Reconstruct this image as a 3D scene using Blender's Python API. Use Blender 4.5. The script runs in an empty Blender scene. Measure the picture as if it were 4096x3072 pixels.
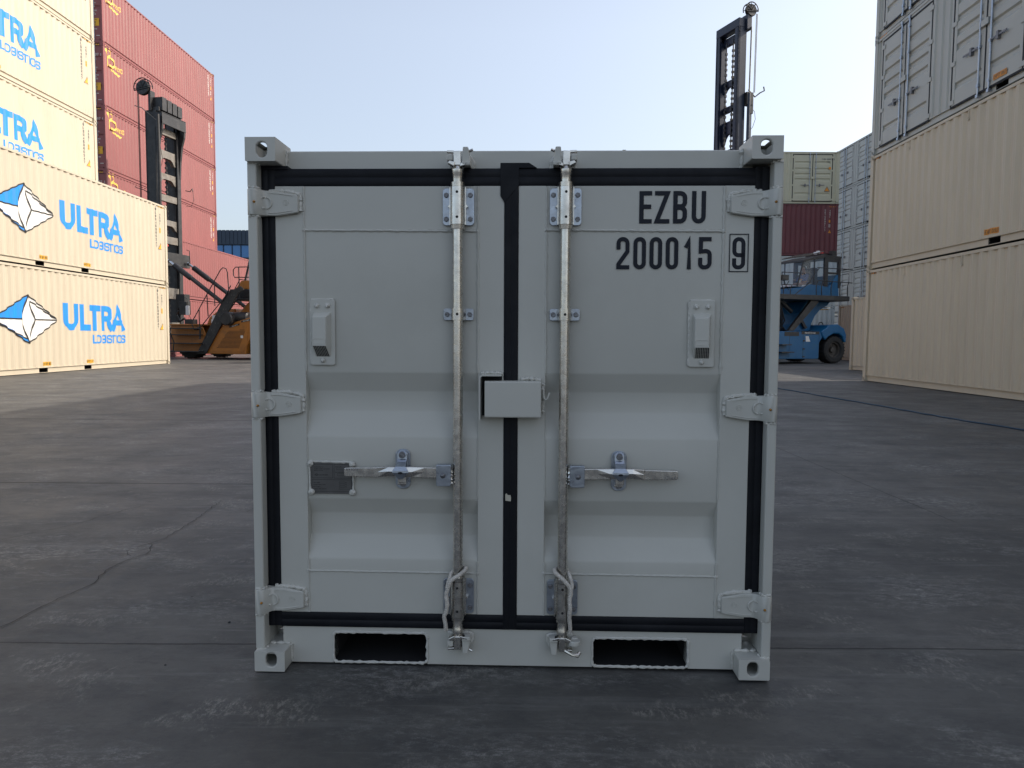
import bpy, bmesh, math, random
from mathutils import Vector, Matrix
random.seed(7)
PI = math.pi
R = math.radians
S = bpy.context.scene
C = S.collection

# ------------------------------------------------------------------ camera
F_PX, CAMZ, PITCH, ROLL, YAW = 2864.77, 1.07425, 0.065104, 0.0073459, -0.001242
cd = bpy.data.cameras.new("camera"); cam = bpy.data.objects.new("camera", cd); C.objects.link(cam)
cd.sensor_width = 36.0; cd.lens = F_PX / 4096 * 36.0; cd.clip_start = 0.05; cd.clip_end = 3000
def cam_vec(u, v, w):                       # camera right, down, forward -> world
    c, s = math.cos(ROLL), math.sin(ROLL); a, b = c*u + s*v, -s*u + c*v
    c, s = math.cos(PITCH), math.sin(PITCH); Y = c*w - s*b; Z = -s*w - c*b
    c, s = math.cos(YAW), math.sin(YAW)
    return Vector((c*a - s*Y, s*a + c*Y, Z))
rt, dn, fw = cam_vec(1, 0, 0), cam_vec(0, 1, 0), cam_vec(0, 0, 1)
cam.matrix_world = Matrix(((rt.x, -dn.x, -fw.x, 0), (rt.y, -dn.y, -fw.y, 0), (rt.z, -dn.z, -fw.z, CAMZ), (0, 0, 0, 1)))
S.camera = cam

# ------------------------------------------------------------------ light
SUN_EL, SUN_AZ = 35.3, 80.0                 # azimuth clockwise from +Y (ahead of the camera)
w = bpy.data.worlds.new("World"); S.world = w; w.use_nodes = True
nt = w.node_tree; nt.nodes.clear()
sky = nt.nodes.new('ShaderNodeTexSky'); sky.sky_type = 'NISHITA'; sky.sun_disc = False
sky.sun_elevation = R(SUN_EL); sky.sun_rotation = R(SUN_AZ)
sky.altitude = 20; sky.air_density = 1.0; sky.dust_density = 4.0; sky.ozone_density = 1.6
bg = nt.nodes.new('ShaderNodeBackground'); bg.inputs[1].default_value = 0.12
wo = nt.nodes.new('ShaderNodeOutputWorld')
nt.links.new(sky.outputs[0], bg.inputs[0])
# thin milky haze over the whole sky, brighter towards the sun
SDH = (math.sin(R(SUN_AZ))*math.cos(R(SUN_EL)), math.cos(R(SUN_AZ))*math.cos(R(SUN_EL)), math.sin(R(SUN_EL)))
wtc = nt.nodes.new('ShaderNodeTexCoord'); wn = nt.nodes.new('ShaderNodeVectorMath'); wn.operation = 'NORMALIZE'
wd = nt.nodes.new('ShaderNodeVectorMath'); wd.operation = 'DOT_PRODUCT'; wd.inputs[1].default_value = SDH
wr = nt.nodes.new('ShaderNodeMapRange'); wr.inputs[1].default_value = -.6; wr.inputs[2].default_value = .9; wr.inputs[3].default_value = .19; wr.inputs[4].default_value = .36
hz = nt.nodes.new('ShaderNodeBackground'); hz.inputs[0].default_value = (.95, .98, 1.0, 1); wadd = nt.nodes.new('ShaderNodeAddShader')
nt.links.new(wtc.outputs['Generated'], wn.inputs[0]); nt.links.new(wn.outputs[0], wd.inputs[0]); nt.links.new(wd.outputs['Value'], wr.inputs[0]); 
wsp = nt.nodes.new('ShaderNodeSeparateXYZ'); wel = nt.nodes.new('ShaderNodeMapRange'); wel.inputs[1].default_value = .38; wel.inputs[2].default_value = .95; wel.inputs[3].default_value = 1; wel.inputs[4].default_value = .38
wml = nt.nodes.new('ShaderNodeMath'); wml.operation = 'MULTIPLY'
nt.links.new(wn.outputs[0], wsp.inputs[0]); nt.links.new(wsp.outputs[2], wel.inputs[0]); nt.links.new(wr.outputs[0], wml.inputs[0]); nt.links.new(wel.outputs[0], wml.inputs[1]); nt.links.new(wml.outputs[0], hz.inputs[1])
nt.links.new(bg.outputs[0], wadd.inputs[0]); nt.links.new(hz.outputs[0], wadd.inputs[1]); nt.links.new(wadd.outputs[0], wo.inputs[0])
ld = bpy.data.lights.new("sun", 'SUN'); ld.energy = 3.1; ld.angle = R(0.6); ld.color = (1.0, 0.91, 0.79)
sun = bpy.data.objects.new("sun", ld); C.objects.link(sun)
sd = Vector((math.sin(R(SUN_AZ))*math.cos(R(SUN_EL)), math.cos(R(SUN_AZ))*math.cos(R(SUN_EL)), math.sin(R(SUN_EL))))
sun.rotation_euler = sd.to_track_quat('Z', 'Y').to_euler(); sun.location = sd*60
S.view_settings.view_transform = 'Standard'; S.view_settings.look = 'None'
S.view_settings.exposure = 0.42; S.view_settings.gamma = 1.0
S.cycles.max_bounces = 8; S.cycles.caustics_reflective = False; S.cycles.caustics_refractive = False

# ------------------------------------------------------------------ materials
MATS = {}
def mat(name, col, rough=0.5, metal=0.0, var=0.0, vscale=3.0, bump=0.0, bscale=40.0, rvar=0.0, stretch=None, spec=0.5,
        dirt=None, dscale=1.2, damt=0.3):
    if name in MATS: return MATS[name]
    m = bpy.data.materials.new(name); m.use_nodes = True; t = m.node_tree; b = t.nodes["Principled BSDF"]
    b.inputs['Roughness'].default_value = rough; b.inputs['Metallic'].default_value = metal
    b.inputs['Base Color'].default_value = (*col, 1); b.inputs['Specular IOR Level'].default_value = spec
    tc = t.nodes.new('ShaderNodeTexCoord'); mp = t.nodes.new('ShaderNodeMapping'); t.links.new(tc.outputs['Object'], mp.inputs[0])
    if stretch: mp.inputs['Scale'].default_value = stretch
    last = None
    if var > 0:
        n = t.nodes.new('ShaderNodeTexNoise'); n.inputs['Scale'].default_value = vscale; n.inputs['Detail'].default_value = 6
        t.links.new(mp.outputs[0], n.inputs['Vector'])
        r = t.nodes.new('ShaderNodeMapRange'); r.inputs[1].default_value = .3; r.inputs[2].default_value = .7
        r.inputs[3].default_value = 1-var; r.inputs[4].default_value = 1+var; t.links.new(n.outputs[0], r.inputs[0])
        mx = t.nodes.new('ShaderNodeVectorMath'); mx.operation = 'SCALE'; mx.inputs[0].default_value = col
        t.links.new(r.outputs[0], mx.inputs['Scale']); last = mx.outputs[0]
    if dirt:
        n = t.nodes.new('ShaderNodeTexNoise'); n.inputs['Scale'].default_value = dscale; n.inputs['Detail'].default_value = 9
        n.inputs['Roughness'].default_value = .65; t.links.new(mp.outputs[0], n.inputs['Vector'])
        r = t.nodes.new('ShaderNodeMapRange'); r.inputs[1].default_value = .5; r.inputs[2].default_value = .75
        r.inputs[3].default_value = 0; r.inputs[4].default_value = damt; t.links.new(n.outputs[0], r.inputs[0])
        mm = t.nodes.new('ShaderNodeMix'); mm.data_type = 'RGBA'; t.links.new(r.outputs[0], mm.inputs[0])
        if last: t.links.new(last, mm.inputs[6])
        else: mm.inputs[6].default_value = (*col, 1)
        mm.inputs[7].default_value = (*dirt, 1); last = mm.outputs[2]
    if last: t.links.new(last, b.inputs['Base Color'])
    if rvar > 0:
        n = t.nodes.new('ShaderNodeTexNoise'); n.inputs['Scale'].default_value = vscale*2.3; n.inputs['Detail'].default_value = 4
        t.links.new(mp.outputs[0], n.inputs['Vector'])
        r = t.nodes.new('ShaderNodeMapRange'); r.inputs[1].default_value = .3; r.inputs[2].default_value = .7
        r.inputs[3].default_value = rough-rvar; r.inputs[4].default_value = rough+rvar
        t.links.new(n.outputs[0], r.inputs[0]); t.links.new(r.outputs[0], b.inputs['Roughness'])
    if bump > 0:
        n = t.nodes.new('ShaderNodeTexNoise'); n.inputs['Scale'].default_value = bscale; n.inputs['Detail'].default_value = 3
        t.links.new(mp.outputs[0], n.inputs['Vector'])
        bp = t.nodes.new('ShaderNodeBump'); bp.inputs['Strength'].default_value = bump; bp.inputs['Distance'].default_value = .01
        t.links.new(n.outputs[0], bp.inputs['Height']); t.links.new(bp.outputs[0], b.inputs['Normal'])
    MATS[name] = m; return m

M_HERO = mat('light_grey_paint', (.53, .525, .478), .38, 0, .03, 2.5, .10, 9, .05, spec=.4, dirt=(.30, .30, .26), dscale=2.2, damt=.18)
M_HEROW = mat('thick_weld_paint', (.58, .57, .52), .42, 0, .05, 25, .5, 90)
M_RUB = mat('black_rubber', (.006, .007, .010), .55, 0, .2, 7, .12, 14, .08, spec=.22, dirt=(.025, .026, .03), dscale=9, damt=.4)
M_GALV = mat('galvanised_steel', (.70, .67, .62), .26, 1.0, .10, 22, .03, 300, .08, dirt=(.34, .32, .29), dscale=30, damt=.4)
M_GALVD = mat('dull_zinc_plate', (.40, .44, .50), .34, .9, .08, 20, .1, 60, .08)
M_BOLT = mat('dark_zinc_bolt', (.20, .20, .21), .45, .8, .15, 60, .3, 120)
M_BRASS = mat('brass', (.55, .27, .07), .35, .9)
M_BLACK = mat('black_paint', (.012, .012, .014), .5, 0, .1, 8)
M_INK = mat('black_vinyl_lettering', (.008, .011, .020), .5, 0, .08, 20, spec=.25)
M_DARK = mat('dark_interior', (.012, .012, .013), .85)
M_ROPE = mat('white_nylon_rope', (.62, .58, .52), .7, 0, .15, 90, .5, 300)
M_PLATE = mat('grey_anodised_plate', (.125, .122, .118), .42, .4, .1, 30)
M_PATCH = mat('cream_paint_patch', (.52, .49, .40), .6, 0, .08, 40)
M_SAND = mat('cream_container_paint', (.55, .485, .375), .46, 0, .04, 1.6, .05, 6, .05, stretch=(1, 1, .25), dirt=(.43, .37, .27), dscale=1.9, damt=.35)
M_TAN = mat('tan_container_paint', (.40, .34, .26), .5, 0, .06, .9, dirt=(.28, .23, .17), damt=.3)
M_SANDG = mat('pale_olive_container_paint', (.50, .49, .37), .45, 0, .04, .8, .05, 6, .05, dirt=(.38, .36, .26), damt=.25)
M_GREY = mat('grey_container_paint', (.43, .44, .41), .42, 0, .04, .8, .05, 6, .05, dirt=(.34, .35, .33), damt=.25)
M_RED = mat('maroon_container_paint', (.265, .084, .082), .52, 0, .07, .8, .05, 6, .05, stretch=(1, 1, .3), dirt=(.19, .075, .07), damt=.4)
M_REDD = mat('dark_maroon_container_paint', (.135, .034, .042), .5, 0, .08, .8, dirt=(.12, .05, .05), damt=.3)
M_WHITE = mat('pale_blue_white_paint', (.50, .55, .56), .5, 0, .05, .9, dirt=(.35, .38, .38), damt=.4)
M_BLUE = mat('logo_blue', (.012, .26, .76), .5, 0, .04, 2)
M_LWHT = mat('logo_white', (.80, .78, .74), .5, 0, .03, 2)
M_GOLD = mat('logo_gold', (.85, .55, .10), .5, 0, .04, 3)
M_TXTW = mat('white_marking', (.72, .70, .66), .5)
M_TXTK = mat('dark_marking', (.05, .055, .06), .5)
M_YEL = mat('yellow_sticker', (.80, .42, .02), .5, 0, .06, 9)
M_ORG = mat('orange_sticker', (.70, .28, .03), .5, 0, .06, 9)
M_ORANGE = mat('ochre_machine_paint', (.42, .155, .022), .45, 0, .10, 3, .05, 20, .08, dirt=(.12, .06, .03), dscale=3, damt=.6)
M_MBLUE = mat('blue_machine_paint', (.003, .105, .25), .42, 0, .10, 3, .05, 20, .08, dirt=(.03, .10, .14), dscale=3, damt=.6)
M_BLKM = mat('black_machine_paint', (.018, .018, .020), .42, 0, .25, 4, .08, 20, .12, dirt=(.06, .055, .05), dscale=4, damt=.6)
M_NAVY = mat('dark_navy_steel', (.014, .022, .045), .42, 0, .2, 4, dirt=(.03, .03, .04), damt=.4)
M_TYRE = mat('tyre_rubber', (.022, .021, .020), .8, 0, .2, 9, .5, 40)
M_RIM = mat('dirty_wheel_rim', (.08, .07, .06), .6, .2, .2, 12)
M_CHROME = mat('chrome_rod', (.75, .75, .76), .15, 1.0)
M_BEAM = mat('worn_grey_steel', (.20, .185, .165), .5, .3, .2, 4, dirt=(.12, .08, .05), dscale=5, damt=.6)
M_SKIN = mat('skin', (.42, .24, .17), .6)
M_HAIR = mat('dark_hair', (.02, .016, .014), .7)
M_CLOTH = mat('blue_work_jacket', (.04, .10, .32), .8, 0, .1, 30)
M_LAMPW = mat('lamp_glass_white', (.75, .76, .78), .2)
M_REDL = mat('red_lamp_glass', (.6, .03, .02), .25)
M_CABLE = mat('blue_hose', (.012, .045, .085), .55)
M_CLAD = mat('dark_blue_cladding', (.035, .055, .085), .5, .3, .06, .5)
M_MULL = mat('navy_mullion', (.012, .03, .07), .5)
M_WALLG = mat('grey_wall', (.25, .27, .28), .7)
def glass(name, col, rough, alpha):
    m = bpy.data.materials.new(name); m.use_nodes = True; b = m.node_tree.nodes["Principled BSDF"]
    b.inputs['Base Color'].default_value = (*col, 1); b.inputs['Roughness'].default_value = rough
    b.inputs['Alpha'].default_value = alpha; b.inputs['Specular IOR Level'].default_value = .8
    return m
M_CABGL = glass('cab_glass', (.25, .33, .42), .05, .28)
def facade_glass():
    m = bpy.data.materials.new('blue_facade_glass'); m.use_nodes = True; t = m.node_tree; b = t.nodes["Principled BSDF"]
    b.inputs['Base Color'].default_value = (.03, .14, .36, 1); b.inputs['Roughness'].default_value = .08
    b.inputs['Specular IOR Level'].default_value = .9; b.inputs['Metallic'].default_value = .35
    tc = t.nodes.new('ShaderNodeTexCoord'); n = t.nodes.new('ShaderNodeTexNoise'); n.inputs['Scale'].default_value = .9
    t.links.new(tc.outputs['Object'], n.inputs['Vector']); bp = t.nodes.new('ShaderNodeBump'); bp.inputs['Strength'].default_value = .12
    t.links.new(n.outputs[0], bp.inputs['Height']); t.links.new(bp.outputs[0], b.inputs['Normal'])
    return m
M_FGL = facade_glass()

def ground_mat():
    m = bpy.data.materials.new('worn_dark_concrete'); m.use_nodes = True; t = m.node_tree; b = t.nodes["Principled BSDF"]
    N = t.nodes.new; Lk = t.links.new
    tc = N('ShaderNodeTexCoord')
    def noise(scale, detail=6, rough=.6, stretch=None, rot=0, dist=0):
        mp = N('ShaderNodeMapping'); Lk(tc.outputs['Object'], mp.inputs[0])
        if stretch: mp.inputs['Scale'].default_value = stretch
        mp.inputs['Rotation'].default_value = (0, 0, rot)
        n = N('ShaderNodeTexNoise'); n.inputs['Scale'].default_value = scale; n.inputs['Detail'].default_value = detail
        n.inputs['Roughness'].default_value = rough; n.inputs['Distortion'].default_value = dist; Lk(mp.outputs[0], n.inputs['Vector'])
        return n.outputs[0]
    def rng(x, a, b_, c, d):
        r = N('ShaderNodeMapRange'); Lk(x, r.inputs[0])
        for i, q in enumerate((a, b_, c, d)): r.inputs[i+1].default_value = q
        return r.outputs[0]
    def math_(op, x, y):
        n = N('ShaderNodeMath'); n.operation = op
        for i, q in enumerate((x, y)):
            if isinstance(q, (int, float)): n.inputs[i].default_value = q
            else: Lk(q, n.inputs[i])
        return n.outputs[0]
    def mix(f, a, b_):
        n = N('ShaderNodeMix'); n.data_type = 'RGBA'
        if isinstance(f, (int, float)): n.inputs[0].default_value = f
        else: Lk(f, n.inputs[0])
        for i, q in ((6, a), (7, b_)):
            if isinstance(q, tuple): n.inputs[i].default_value = (*q, 1)
            else: Lk(q, n.inputs[i])
        return n.outputs[2]
    big = noise(.45, 6, .65)
    base = mix(rng(big, .36, .64, 0, 1), (.064, .063, .060), (.116, .112, .104))
    mid = noise(1.9, 9, .75, (1, 2.0, 1), .35)
    base = mix(rng(mid, .45, .66, 0, .75), base, (.040, .041, .043))
    grain = noise(13, 8, .8, (1, 1.5, 1), .2)
    base = mix(rng(grain, .50, .70, 0, .45), base, (.034, .035, .037))
    base = mix(rng(noise(6.0, 9, .85, (1, 2.4, 1), -.3), .55, .72, 0, .40), base, (.185, .182, .175))
    # pale worn scuffs: where the laitance is rubbed off, broken up by fine streaks
    patch = rng(noise(.9, 6, .65, (1, 1.7, 1), -.5), .50, .68, 0, 1)
    fine = math_('MULTIPLY', rng(noise(17, 11, .85, (1, 2.0, 1), .6), .48, .60, 0, 1), rng(noise(90, 4, .8, (2.5, 1, 1), .3), .40, .56, .35, 1))
    sc = math_('MULTIPLY', patch, fine)
    base = mix(math_('MULTIPLY', sc, .85), base, (.40, .395, .375))
    patch2 = rng(noise(2.6, 5, .65, (1, 1.8, 1), .9), .54, .63, 0, 1)
    fine2 = rng(noise(24, 10, .85, (2.2, 1, 1), .45), .49, .60, 0, 1)
    base = mix(math_('MULTIPLY', math_('MULTIPLY', patch2, fine2), .6), base, (.30, .285, .25))
    # faint long drag marks and dust
    drag = rng(noise(3.0, 6, .75, (.22, 4.0, 1), .10), .54, .66, 0, .40)
    base = mix(drag, base, (.165, .162, .155))
    dark = rng(noise(1.2, 5, .7, (.3, 3.0, 1), -.16), .58, .66, 0, .5)
    base = mix(dark, base, (.042, .042, .044))
    # small dark pits and pebbles
    v = N('ShaderNodeTexVoronoi'); v.inputs['Scale'].default_value = 2.6; v.inputs['Randomness'].default_value = 1
    Lk(tc.outputs['Object'], v.inputs['Vector'])
    spot = rng(v.outputs['Distance'], .012, .022, 1, 0)
    sel = rng(noise(1.1, 2, .5), .44, .50, 0, 1)
    base = mix(math_('MULTIPLY', spot, sel), base, (.012, .012, .012))
    # saw-cut joints of the slab
    sp = N('ShaderNodeSeparateXYZ'); Lk(tc.outputs['Object'], sp.inputs[0])
    wob = rng(noise(2.2, 4, .6), 0, 1, -.012, .012); wob2 = rng(noise(25, 2, .6), 0, 1, -.004, .004)
    def line(co, pos, wid, lo=None, hi=None):
        d = math_('ABSOLUTE', math_('ADD', math_('SUBTRACT', sp.outputs[co], pos), math_('ADD', wob, wob2)), 0)
        f = rng(d, wid*.5, wid, 1, 0)
        if lo is not None:
            o = sp.outputs['X' if co == 'Y' else 'Y']
            f = math_('MULTIPLY', f, math_('MULTIPLY', rng(o, lo-.05, lo, 0, 1), rng(o, hi, hi+.05, 1, 0)))
        return f
    jn = None
    for a in (('Y', 2.43, .0065), ('Y', 5.12, .016, -60, -.6), ('Y', 9.0, .030, -60, -.6), ('Y', 14.2, .02), ('Y', 19.5, .014), ('Y', 25, .015), ('Y', -2, .006),
              ('X', 2.64, .005, 4.2, 9), ('X', -11.0, .012), ('X', 7.9, .012), ('X', -20, .014), ('X', 16.5, .014)):
        l = line(*a); jn = l if jn is None else math_('MAXIMUM', jn, l)
    base = mix(math_('MULTIPLY', jn, .85), base, (.012, .012, .012))
    Lk(base, b.inputs['Base Color'])
    Lk(rng(noise(1.3, 6, .7), .3, .7, .50, .75), b.inputs['Roughness'])
    b.inputs['Specular IOR Level'].default_value = .42
    h = math_('ADD', math_('MULTIPLY', noise(28, 6, .8), .5), math_('ADD', math_('MULTIPLY', sc, .25), math_('MULTIPLY', jn, -1.2)))
    bp = N('ShaderNodeBump'); bp.inputs['Strength'].default_value = .5; bp.inputs['Distance'].default_value = .006
    Lk(h, bp.inputs['Height']); Lk(bp.outputs[0], b.inputs['Normal'])
    return m
M_GROUND = ground_mat()

# ------------------------------------------------------------------ mesh helpers
class MB:
    def __init__(s): s.v = []; s.f = []
    def face(s, pts): n = len(s.v); s.v += [tuple(p) for p in pts]; s.f.append(tuple(range(n, n+len(pts)))); return s
    def box(s, x0, x1, y0, y1, z0, z1):
        n = len(s.v)
        s.v += [(x0, y0, z0), (x1, y0, z0), (x1, y1, z0), (x0, y1, z0), (x0, y0, z1), (x1, y0, z1), (x1, y1, z1), (x0, y1, z1)]
        s.f += [tuple(n+i for i in q) for q in ((0, 3, 2, 1), (4, 5, 6, 7), (0, 1, 5, 4), (1, 2, 6, 5), (2, 3, 7, 6), (3, 0, 4, 7))]
        return s
    def ring(s, a, b, n=16):                     # bridges two loops of n verts starting at a, b
        for i in range(n): s.f.append((a+i, a+(i+1) % n, b+(i+1) % n, b+i))
    def tube(s, pts, r, n=10, caps=True):
        pts = [Vector(p) for p in pts]; rs = r if isinstance(r, (list, tuple)) else [r]*len(pts)
        up = None; prev = None
        for i, p in enumerate(pts):
            d = (pts[min(i+1, len(pts)-1)] - pts[max(i-1, 0)])
            if d.length < 1e-9: d = Vector((0, 0, 1))
            d.normalize()
            if up is None: up = Vector((0, 0, 1)) if abs(d.z) < .9 else Vector((1, 0, 0))
            x = d.cross(up); 
            if x.length < 1e-6: x = d.orthogonal()
            x.normalize(); y = x.cross(d).normalized(); up = y
            a = len(s.v)
            s.v += [tuple(p + (x*math.cos(2*PI*k/n) + y*math.sin(2*PI*k/n))*rs[i]) for k in range(n)]
            if prev is not None: s.ring(prev, a, n)
            elif caps: s.f.append(tuple(a+k for k in reversed(range(n))))
            prev = a
        if caps: s.f.append(tuple(prev+k for k in range(n)))
        return s
    def prism(s, poly, a, b, axis='y'):          # poly in the plane perpendicular to axis, a..b along it
        n = len(s.v); k = len(poly)
        def P(u, v, t): return (u, t, v) if axis == 'y' else ((t, u, v) if axis == 'x' else (u, v, t))
        s.v += [P(u, v, a) for u, v in poly] + [P(u, v, b) for u, v in poly]
        s.f.append(tuple(n+i for i in range(k))); s.f.append(tuple(n+k+i for i in reversed(range(k))))
        for i in range(k): s.f.append((n+i, n+k+i, n+k+(i+1) % k, n+(i+1) % k))
        return s
    def disc(s, c, r, n=16, axis='y', rz=None):
        rz = rz or r
        def P(u, v): return (c[0]+u, c[1], c[2]+v) if axis == 'y' else ((c[0], c[1]+u, c[2]+v) if axis == 'x' else (c[0]+u, c[1]+v, c[2]))
        return s.face([P(r*math.cos(2*PI*k/n), rz*math.sin(2*PI*k/n)) for k in range(n)])
    def dome(s, c, r, h, n=12, m=4, axis=(0, -1, 0)):
        ax = Vector(axis); x = ax.orthogonal().normalized(); y = ax.cross(x); prev = None
        for j in range(m+1):
            t = j/m*PI/2; rr = r*math.cos(t)*.999+1e-5; a = len(s.v)
            s.v += [tuple(Vector(c)+ax*(h*math.sin(t))+(x*math.cos(2*PI*k/n)+y*math.sin(2*PI*k/n))*rr) for k in range(n)]
            if prev is not None: s.ring(prev, a, n)
            prev = a
        s.f.append(tuple(prev+k for k in range(n)))
        return s
    def lathe(s, prof, c=(0, 0, 0), axis='y', n=28): # prof = [(along, radius)]
        prev = None
        for al, r in prof:
            a = len(s.v)
            for k in range(n):
                u, v = r*math.cos(2*PI*k/n), r*math.sin(2*PI*k/n)
                s.v.append((c[0]+u, c[1]+al, c[2]+v) if axis == 'y' else ((c[0]+al, c[1]+u, c[2]+v) if axis == 'x' else (c[0]+u, c[1]+v, c[2]+al)))
            if prev is not None: s.ring(prev, a, n)
            prev = a
        return s
    def xf(s, fn): s.v = [tuple(fn(*p)) for p in s.v]; return s
    def add(s, o): n = len(s.v); s.v += o.v; s.f += [tuple(n+i for i in q) for q in o.f]; return s

def obj(name, mb, m, parent=None, bevel=0, smooth=False, seg=2, fix=True):
    me = bpy.data.meshes.new(name); me.from_pydata(mb.v, [], mb.f)
    if fix:
        b = bmesh.new(); b.from_mesh(me); bmesh.ops.remove_doubles(b, verts=b.verts, dist=1e-5)
        bmesh.ops.recalc_face_normals(b, faces=b.faces); b.to_mesh(me); b.free()
    me.materials.append(m)
    if smooth:
        for p in me.polygons: p.use_smooth = True
        me.set_sharp_from_angle(angle=R(38))
    o = bpy.data.objects.new(name, me); C.objects.link(o)
    if parent: o.parent = parent
    if bevel:
        md = o.modifiers.new('bevel', 'BEVEL'); md.width = bevel; md.segments = seg; md.limit_method = 'ANGLE'; md.angle_limit = R(40)
        md.harden_normals = False
    return o
def tag(o, label=None, cat=None, group=None, kind=None):
    for k, v in (('label', label), ('category', cat), ('group', group), ('kind', kind)):
        if v: o[k] = v
    return o
def thing(name, label, cat, loc=(0, 0, 0), rz=0, group=None):
    o = bpy.data.objects.new(name, None); C.objects.link(o); o.location = loc; o.rotation_euler = (0, 0, rz); o.empty_display_size = .2
    return tag(o, label, cat, group)
KIDS = {}
def children(o): return [c for c in bpy.data.objects if c.parent == o]
def copy_thing(root, loc, rz, label, group=None, skip=()):
    def rec(o, par):
        c = o.copy(); C.objects.link(c)
        if par: c.parent = par
        for k in KID[o.name]:
            if not any(k.name.startswith(q) for q in skip): rec(k, c)
        return c
    KID = {}
    for o in bpy.data.objects:
        KID.setdefault(o.name, [])
        if o.parent: KID.setdefault(o.parent.name, []).append(o)
    c = rec(root, None); c.location = loc; c.rotation_euler = (0, 0, rz); tag(c, label, None, group)
    return c

# ------------------------------------------------------------------ stroke lettering
r_ = 1
GL = {
 'A': (1, [[(0, 0), (.5, 1), (1, 0)], [(.16, .3), (.84, .3)]]), 'B': (1, [[(0, 0), (0, 1)], [(.0, 1), (1, 1, 1), (1, .53, 1), (.1, .53)], [(.1, .49), (1, .49, 1), (1, 0, 1), (0, 0)]]),
 'C': (1, [[(1, .7), (1, 1, 1), (0, 1, 1), (0, 0, 1), (1, 0, 1), (1, .3)]]), 'D': (1, [[(0, 0), (0, 1), (1, 1, 1), (1, 0, 1), (0, 0)]]),
 'E': (1, [[(1, 1), (0, 1), (0, 0), (1, 0)], [(0, .52), (.9, .52)]]), 'F': (1, [[(1, 1), (0, 1), (0, 0)], [(0, .52), (.85, .52)]]),
 'G': (1, [[(1, .72), (1, 1, 1), (0, 1, 1), (0, 0, 1), (1, 0, 1), (1, .48), (.5, .48)]]), 'H': (1, [[(0, 0), (0, 1)], [(1, 0), (1, 1)], [(0, .5), (1, .5)]]),
 'I': (.12, [[(.5, 0), (.5, 1)]]), 'J': (.8, [[(1, 1), (1, 0, 1), (0, 0, 1), (0, .3)]]), 'K': (1, [[(0, 0), (0, 1)], [(1, 1), (.1, .45)], [(.3, .6), (1, 0)]]),
 'L': (.85, [[(0, 1), (0, 0), (1, 0)]]), 'M': (1.3, [[(0, 0), (0, 1), (.5, .3), (1, 1), (1, 0)]]), 'N': (1, [[(0, 0), (0, 1), (1, 0), (1, 1)]]),
 'O': (1, [[(0, .5), (0, 1, 1), (1, 1, 1), (1, 0, 1), (0, 0, 1), (0, .5)]]), 'P': (1, [[(0, 0), (0, 1)], [(0, 1), (1, 1, 1), (1, .45, 1), (.05, .45)]]),
 'Q': (1, [[(0, .5), (0, 1, 1), (1, 1, 1), (1, 0, 1), (0, 0, 1), (0, .5)], [(.6, .25), (1, -.05)]]),
 'R': (1, [[(0, 0), (0, 1)], [(0, 1), (1, 1, 1), (1, .48, 1), (.05, .48)], [(.62, .44), (1, 0)]]),
 'S': (1, [[(1, .80), (1, 1, 1), (0, 1, 1), (0, .52, 1), (1, .52, 1), (1, 0, 1), (0, 0, 1), (0, .20)]]), 'T': (1, [[(0, 1), (1, 1)], [(.5, .95), (.5, 0)]]),
 'U': (1, [[(0, 1), (0, 0, 1), (1, 0, 1), (1, 1)]]), 'V': (1, [[(0, 1), (.5, 0), (1, 1)]]), 'W': (1.4, [[(0, 1), (.25, 0), (.5, .8), (.75, 0), (1, 1)]]),
 'X': (1, [[(0, 0), (1, 1)], [(0, 1), (1, 0)]]), 'Y': (1, [[(0, 1), (.5, .45), (1, 1)], [(.5, .5), (.5, 0)]]), 'Z': (1, [[(0, 1), (1, 1), (0, 0), (1, 0)]]),
 '0': (1, [[(0, .5), (0, 1, 1), (1, 1, 1), (1, 0, 1), (0, 0, 1), (0, .5)]]), '1': (.5, [[(0, .76), (.8, .97), (.8, 0)]]),
 '2': (1, [[(0, .7), (0, 1, 1), (1, 1, 1), (1, .56), (0, .1), (0, 0), (1, 0)]]), '3': (1, [[(0, .75), (0, 1, 1), (1, 1, 1), (1, .53, 1), (.4, .53)], [(.4, .49), (1, .49, 1), (1, 0, 1), (0, 0, 1), (0, .25)]]),
 '4': (1, [[(.75, 0), (.75, 1), (0, .3), (1, .3)]]), '5': (1, [[(.95, 1), (.04, 1), (.04, .56), (1, .60, 1), (1, 0, 1), (0, 0, 1), (0, .27)]]),
 '6': (1, [[(1, .75), (1, 1, 1), (0, 1, 1), (0, 0, 1), (1, 0, 1), (1, .55, 1), (.08, .55)]]), '7': (1, [[(0, 1), (1, 1), (.35, 0)]]),
 '8': (1, [[(.0, .75), (0, 1, 1), (1, 1, 1), (1, .53, 1), (0, .53, 1), (0, .76)], [(0, .25), (0, .49, 1), (1, .49, 1), (1, 0, 1), (0, 0, 1), (0, .26)]]),
 '9': (1, [[(0, .25), (0, 0, 1), (1, 0, 1), (1, 1, 1), (0, 1, 1), (0, .43, 1), (.92, .43)]]), '.': (.1, [[(.5, 0), (.5, .1)]]), '-': (.6, [[(0, .5), (1, .5)]]), '/': (.6, [[(0, 0), (1, 1)]]),
}
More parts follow.
